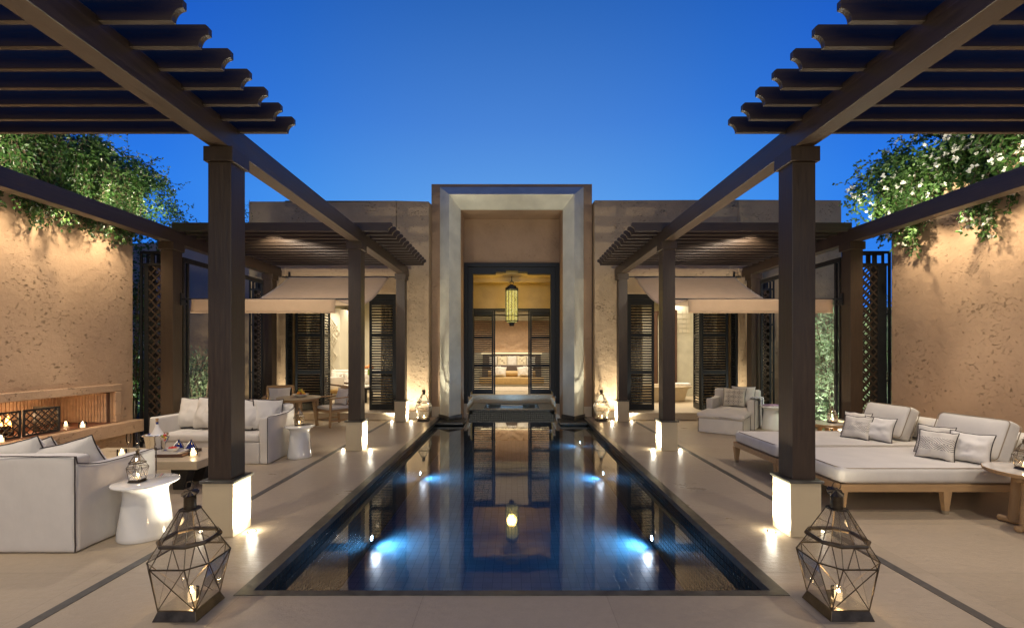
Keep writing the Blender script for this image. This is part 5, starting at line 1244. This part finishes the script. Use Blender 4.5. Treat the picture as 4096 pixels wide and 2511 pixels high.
obj('frame', mb, 'brownwood', ic, bevel=.004); obj('seat_pad', MB().soft(-.27, .27, -.3, .3, .3, .4, .04, .08), 'upholstery', ic, True); obj('back_pad', MB().soft(-.27, .27, .26, .36, .38, .74, .04, .08), 'linen_w', ic, True)
it = thing('indoor_table', 'low black table inside the left doorway', 'table', (-3.72, 12.55, .17)); obj('table_top', MB().box(-.4, .4, -.3, .3, .36, .42), 'iron', it, bevel=.004)
for sx, sy in ((-1, -1), (1, -1), (1, 1), (-1, 1)): obj('leg', MB().box(sx * .34 - .03, sx * .34 + .03, sy * .24 - .03, sy * .24 + .03, 0, .36), 'iron', it)
st_ = thing('console_table', 'slim cream console holding the flowers inside the left doorway', 'console', (-4.05, 13.3, .17)); obj('top', MB().box(-.2, .2, -.15, .15, .68, .72), 'cream', st_)
for sx in (-1, 1): obj('leg', MB().box(sx * .17 - .02, sx * .17 + .02, -.12, .12, 0, .68), 'cream', st_)
vs = thing('flower_vase', 'green glass vase on the console inside the left doorway', 'vase', (-4.27 + .0, 13.3, .89)); obj('vase', MB().lathe([(.05, 0), (.06, .01), (.06, .15), (.055, .17)], n=20), 'green_fruit', vs, True)
fl = thing('flower_bunch', 'bunch of peach roses in the green vase seen through the left doorway', 'flowers', (-4.27, 13.3, 1.04)); random.seed(2)
mb = MB()
for k in range(13):
    a = k * 2.4; r = .032 * math.sqrt(k); mb.ball((r * math.cos(a), r * math.sin(a), .14 - r * .5), .04, 10)
obj('roses', mb, 'peach_petal', fl, True)
mb = MB()
for k in range(9): mb.tube([(0, 0, -.1), (.08 * math.cos(k), .08 * math.sin(k), .1)], .004, 5)
obj('stalks', mb, 'leaf_dark', fl)
# bedroom
bed = thing('bed', 'wide bed with dark footboard in the bedroom seen through the portal', 'bed', (0, 18.1, .302))
obj('mattress', MB().soft(-1.1, 1.1, -.85, .9, .2, .62, .06, .15), 'linen_w', bed, True); obj('headboard', MB().soft(-1.25, 1.25, .9, 1.0, 0, 1.2, .03, .2), 'taupe', bed, True); obj('footboard', MB().soft(-1.15, 1.15, -.95, -.87, 0, .77, .03, .2), 'taupe', bed, True)
for k, (x, w_, m_) in enumerate(((-.72, .5, 'linen_w'), (-.40, .46, 'linen_frame'), (-.05, .44, 'linen_w'), (.10, .44, 'linen_w'), (.42, .46, 'linen_frame'), (.76, .5, 'linen_w'))):
    cushion((x, 18.75 - (.14 if m_ == 'linen_frame' else 0), 1.19), (R(12), 0, PI), w_, .46, .16, ('plain cream pillow at the far left of the bed', 'cream pillow with brown border motif on the left of the bed', 'plain cream pillow left of the bed centre', 'plain cream pillow right of the bed centre', 'cream pillow with brown border motif on the right of the bed', 'plain cream pillow at the far right of the bed')[k], m_, 'piping_t', 91 + k, 'pillows on the bed')
bs = thing('bedroom_bench', 'honey coloured sofa bench at the foot of the bed', 'bench', (0, 16.75, .302)); obj('seat', MB().soft(-1.2, 1.2, -.4, .35, .08, .33, .03, .15), 'upholstery', bs, True); obj('plinth', MB().box(-1.15, 1.15, -.34, .3, 0, .078), 'cream', bs)
obj('bolster', MB().tube([(-.9, .2, .44), (.9, .2, .44)], .115, 20), 'upholstery', bs, True)
for k, x in enumerate((-.60, -.40, .40, .62)): cushion((x, 16.72 + (.1 if k in (0, 3) else 0), .84), (R(14), R((4, -5, 5, -4)[k]), PI), .38, .38, .14, 'white cushion, %s from the left on the honey bench' % ('first', 'second', 'third', 'fourth')[k], 'linen_w', 'linen_w', 101 + k, 'cushions on the bedroom bench')
rg = thing('rug', 'ivory rug on the bedroom floor behind the threshold', 'rug', (0, 15.2, .303)); obj('pile', MB().box(-1.2, 1.2, -.9, .9, 0, .012), 'rug', rg)

# soft warm unseen fill added behind the camera to brighten the fronts
area('front_fill_light', (0, -3.2, 3.2), (0, 9, 2.6), 230, 9, 3, (1, .90, .66))
for s, nm in SIDES:  # added projectors without fittings, they brighten the portal
    spot('portal_fill_light', (s * 2.32, 4.22, 3.27), (-s * 1.45, 10.5, 3.0), 155, 46, .8, (1, .92, .72), .04)

# ------------------------------------------------------------------ sky, sun, camera
w = bpy.data.worlds.new('World'); sc.world = w; w.use_nodes = True
nt = w.node_tree; nt.nodes.clear()
tc = nd(nt, 'ShaderNodeTexCoord'); nrm = nd(nt, 'ShaderNodeVectorMath', operation='NORMALIZE'); nt.links.new(tc.outputs['Generated'], nrm.inputs[0])
sp = nd(nt, 'ShaderNodeSeparateXYZ'); nt.links.new(nrm.outputs[0], sp.inputs[0])
ev = ramp(nt, sp.outputs[2], [(0, (.13, .38, .84)), (.30, (.105, .33, .78)), (.45, (.06, .215, .64)), (.62, (.024, .125, .46)), (1, (.008, .06, .28))])
hl = mathn(nt, 'SQRT', mathn(nt, 'SUBTRACT', 1.0001, mathn(nt, 'MULTIPLY', sp.outputs[2], sp.outputs[2])))
azc = mathn(nt, 'DIVIDE', sp.outputs[1], hl)
lat = ramp(nt, azc, [(0, (.12, .25, .42)), (.60, (.14, .44, .86)), (.78, (.22, .58, 1.0)), (.90, (.5, .80, 1.0)), (1, (1, 1, 1))])
c = mixc(nt, 1.0, ev, lat, 'MULTIPLY')
sky = nd(nt, 'ShaderNodeTexSky', sky_type='NISHITA'); sky.sun_disc = False; sky.sun_elevation = R(3); sky.sun_rotation = R(0)
bg1 = nd(nt, 'ShaderNodeBackground'); nt.links.new(c, bg1.inputs[0]); bg1.inputs[1].default_value = .95
bg2 = nd(nt, 'ShaderNodeBackground'); nt.links.new(mixc(nt, 1.0, sky.outputs[0], (.3, .6, 1), 'MULTIPLY'), bg2.inputs[0]); bg2.inputs[1].default_value = .004
ad = nd(nt, 'ShaderNodeAddShader'); o = nd(nt, 'ShaderNodeOutputWorld')
nt.links.new(bg1.outputs[0], ad.inputs[0]); nt.links.new(bg2.outputs[0], ad.inputs[1]); nt.links.new(ad.outputs[0], o.inputs[0])

cam = bpy.data.cameras.new('camera'); co = bpy.data.objects.new('camera', cam); COL.objects.link(co)
co.location = (0, 0, EYE); co.rotation_euler = (PI / 2, 0, 0)
cam.sensor_width = 36; cam.lens = 36 * F / 4096
cam.shift_y = (H - 2511 / 2) / 4096; cam.shift_x = (2048 - CX) / 4096
cam.clip_start = .05; cam.clip_end = 600
sc.camera = co
sc.view_settings.view_transform = 'Standard'; sc.view_settings.look = 'None'; sc.view_settings.exposure = .15; sc.view_settings.gamma = 1
sc.cycles.use_denoising = True
try: sc.cycles.denoiser = 'OPENIMAGEDENOISE'
except Exception: pass
sc.cycles.max_bounces = 8; sc.cycles.transparent_max_bounces = 24; sc.cycles.diffuse_bounces = 4; sc.cycles.glossy_bounces = 4
sc.cycles.sample_clamp_indirect = 4; sc.cycles.caustics_reflective = False; sc.cycles.caustics_refractive = False
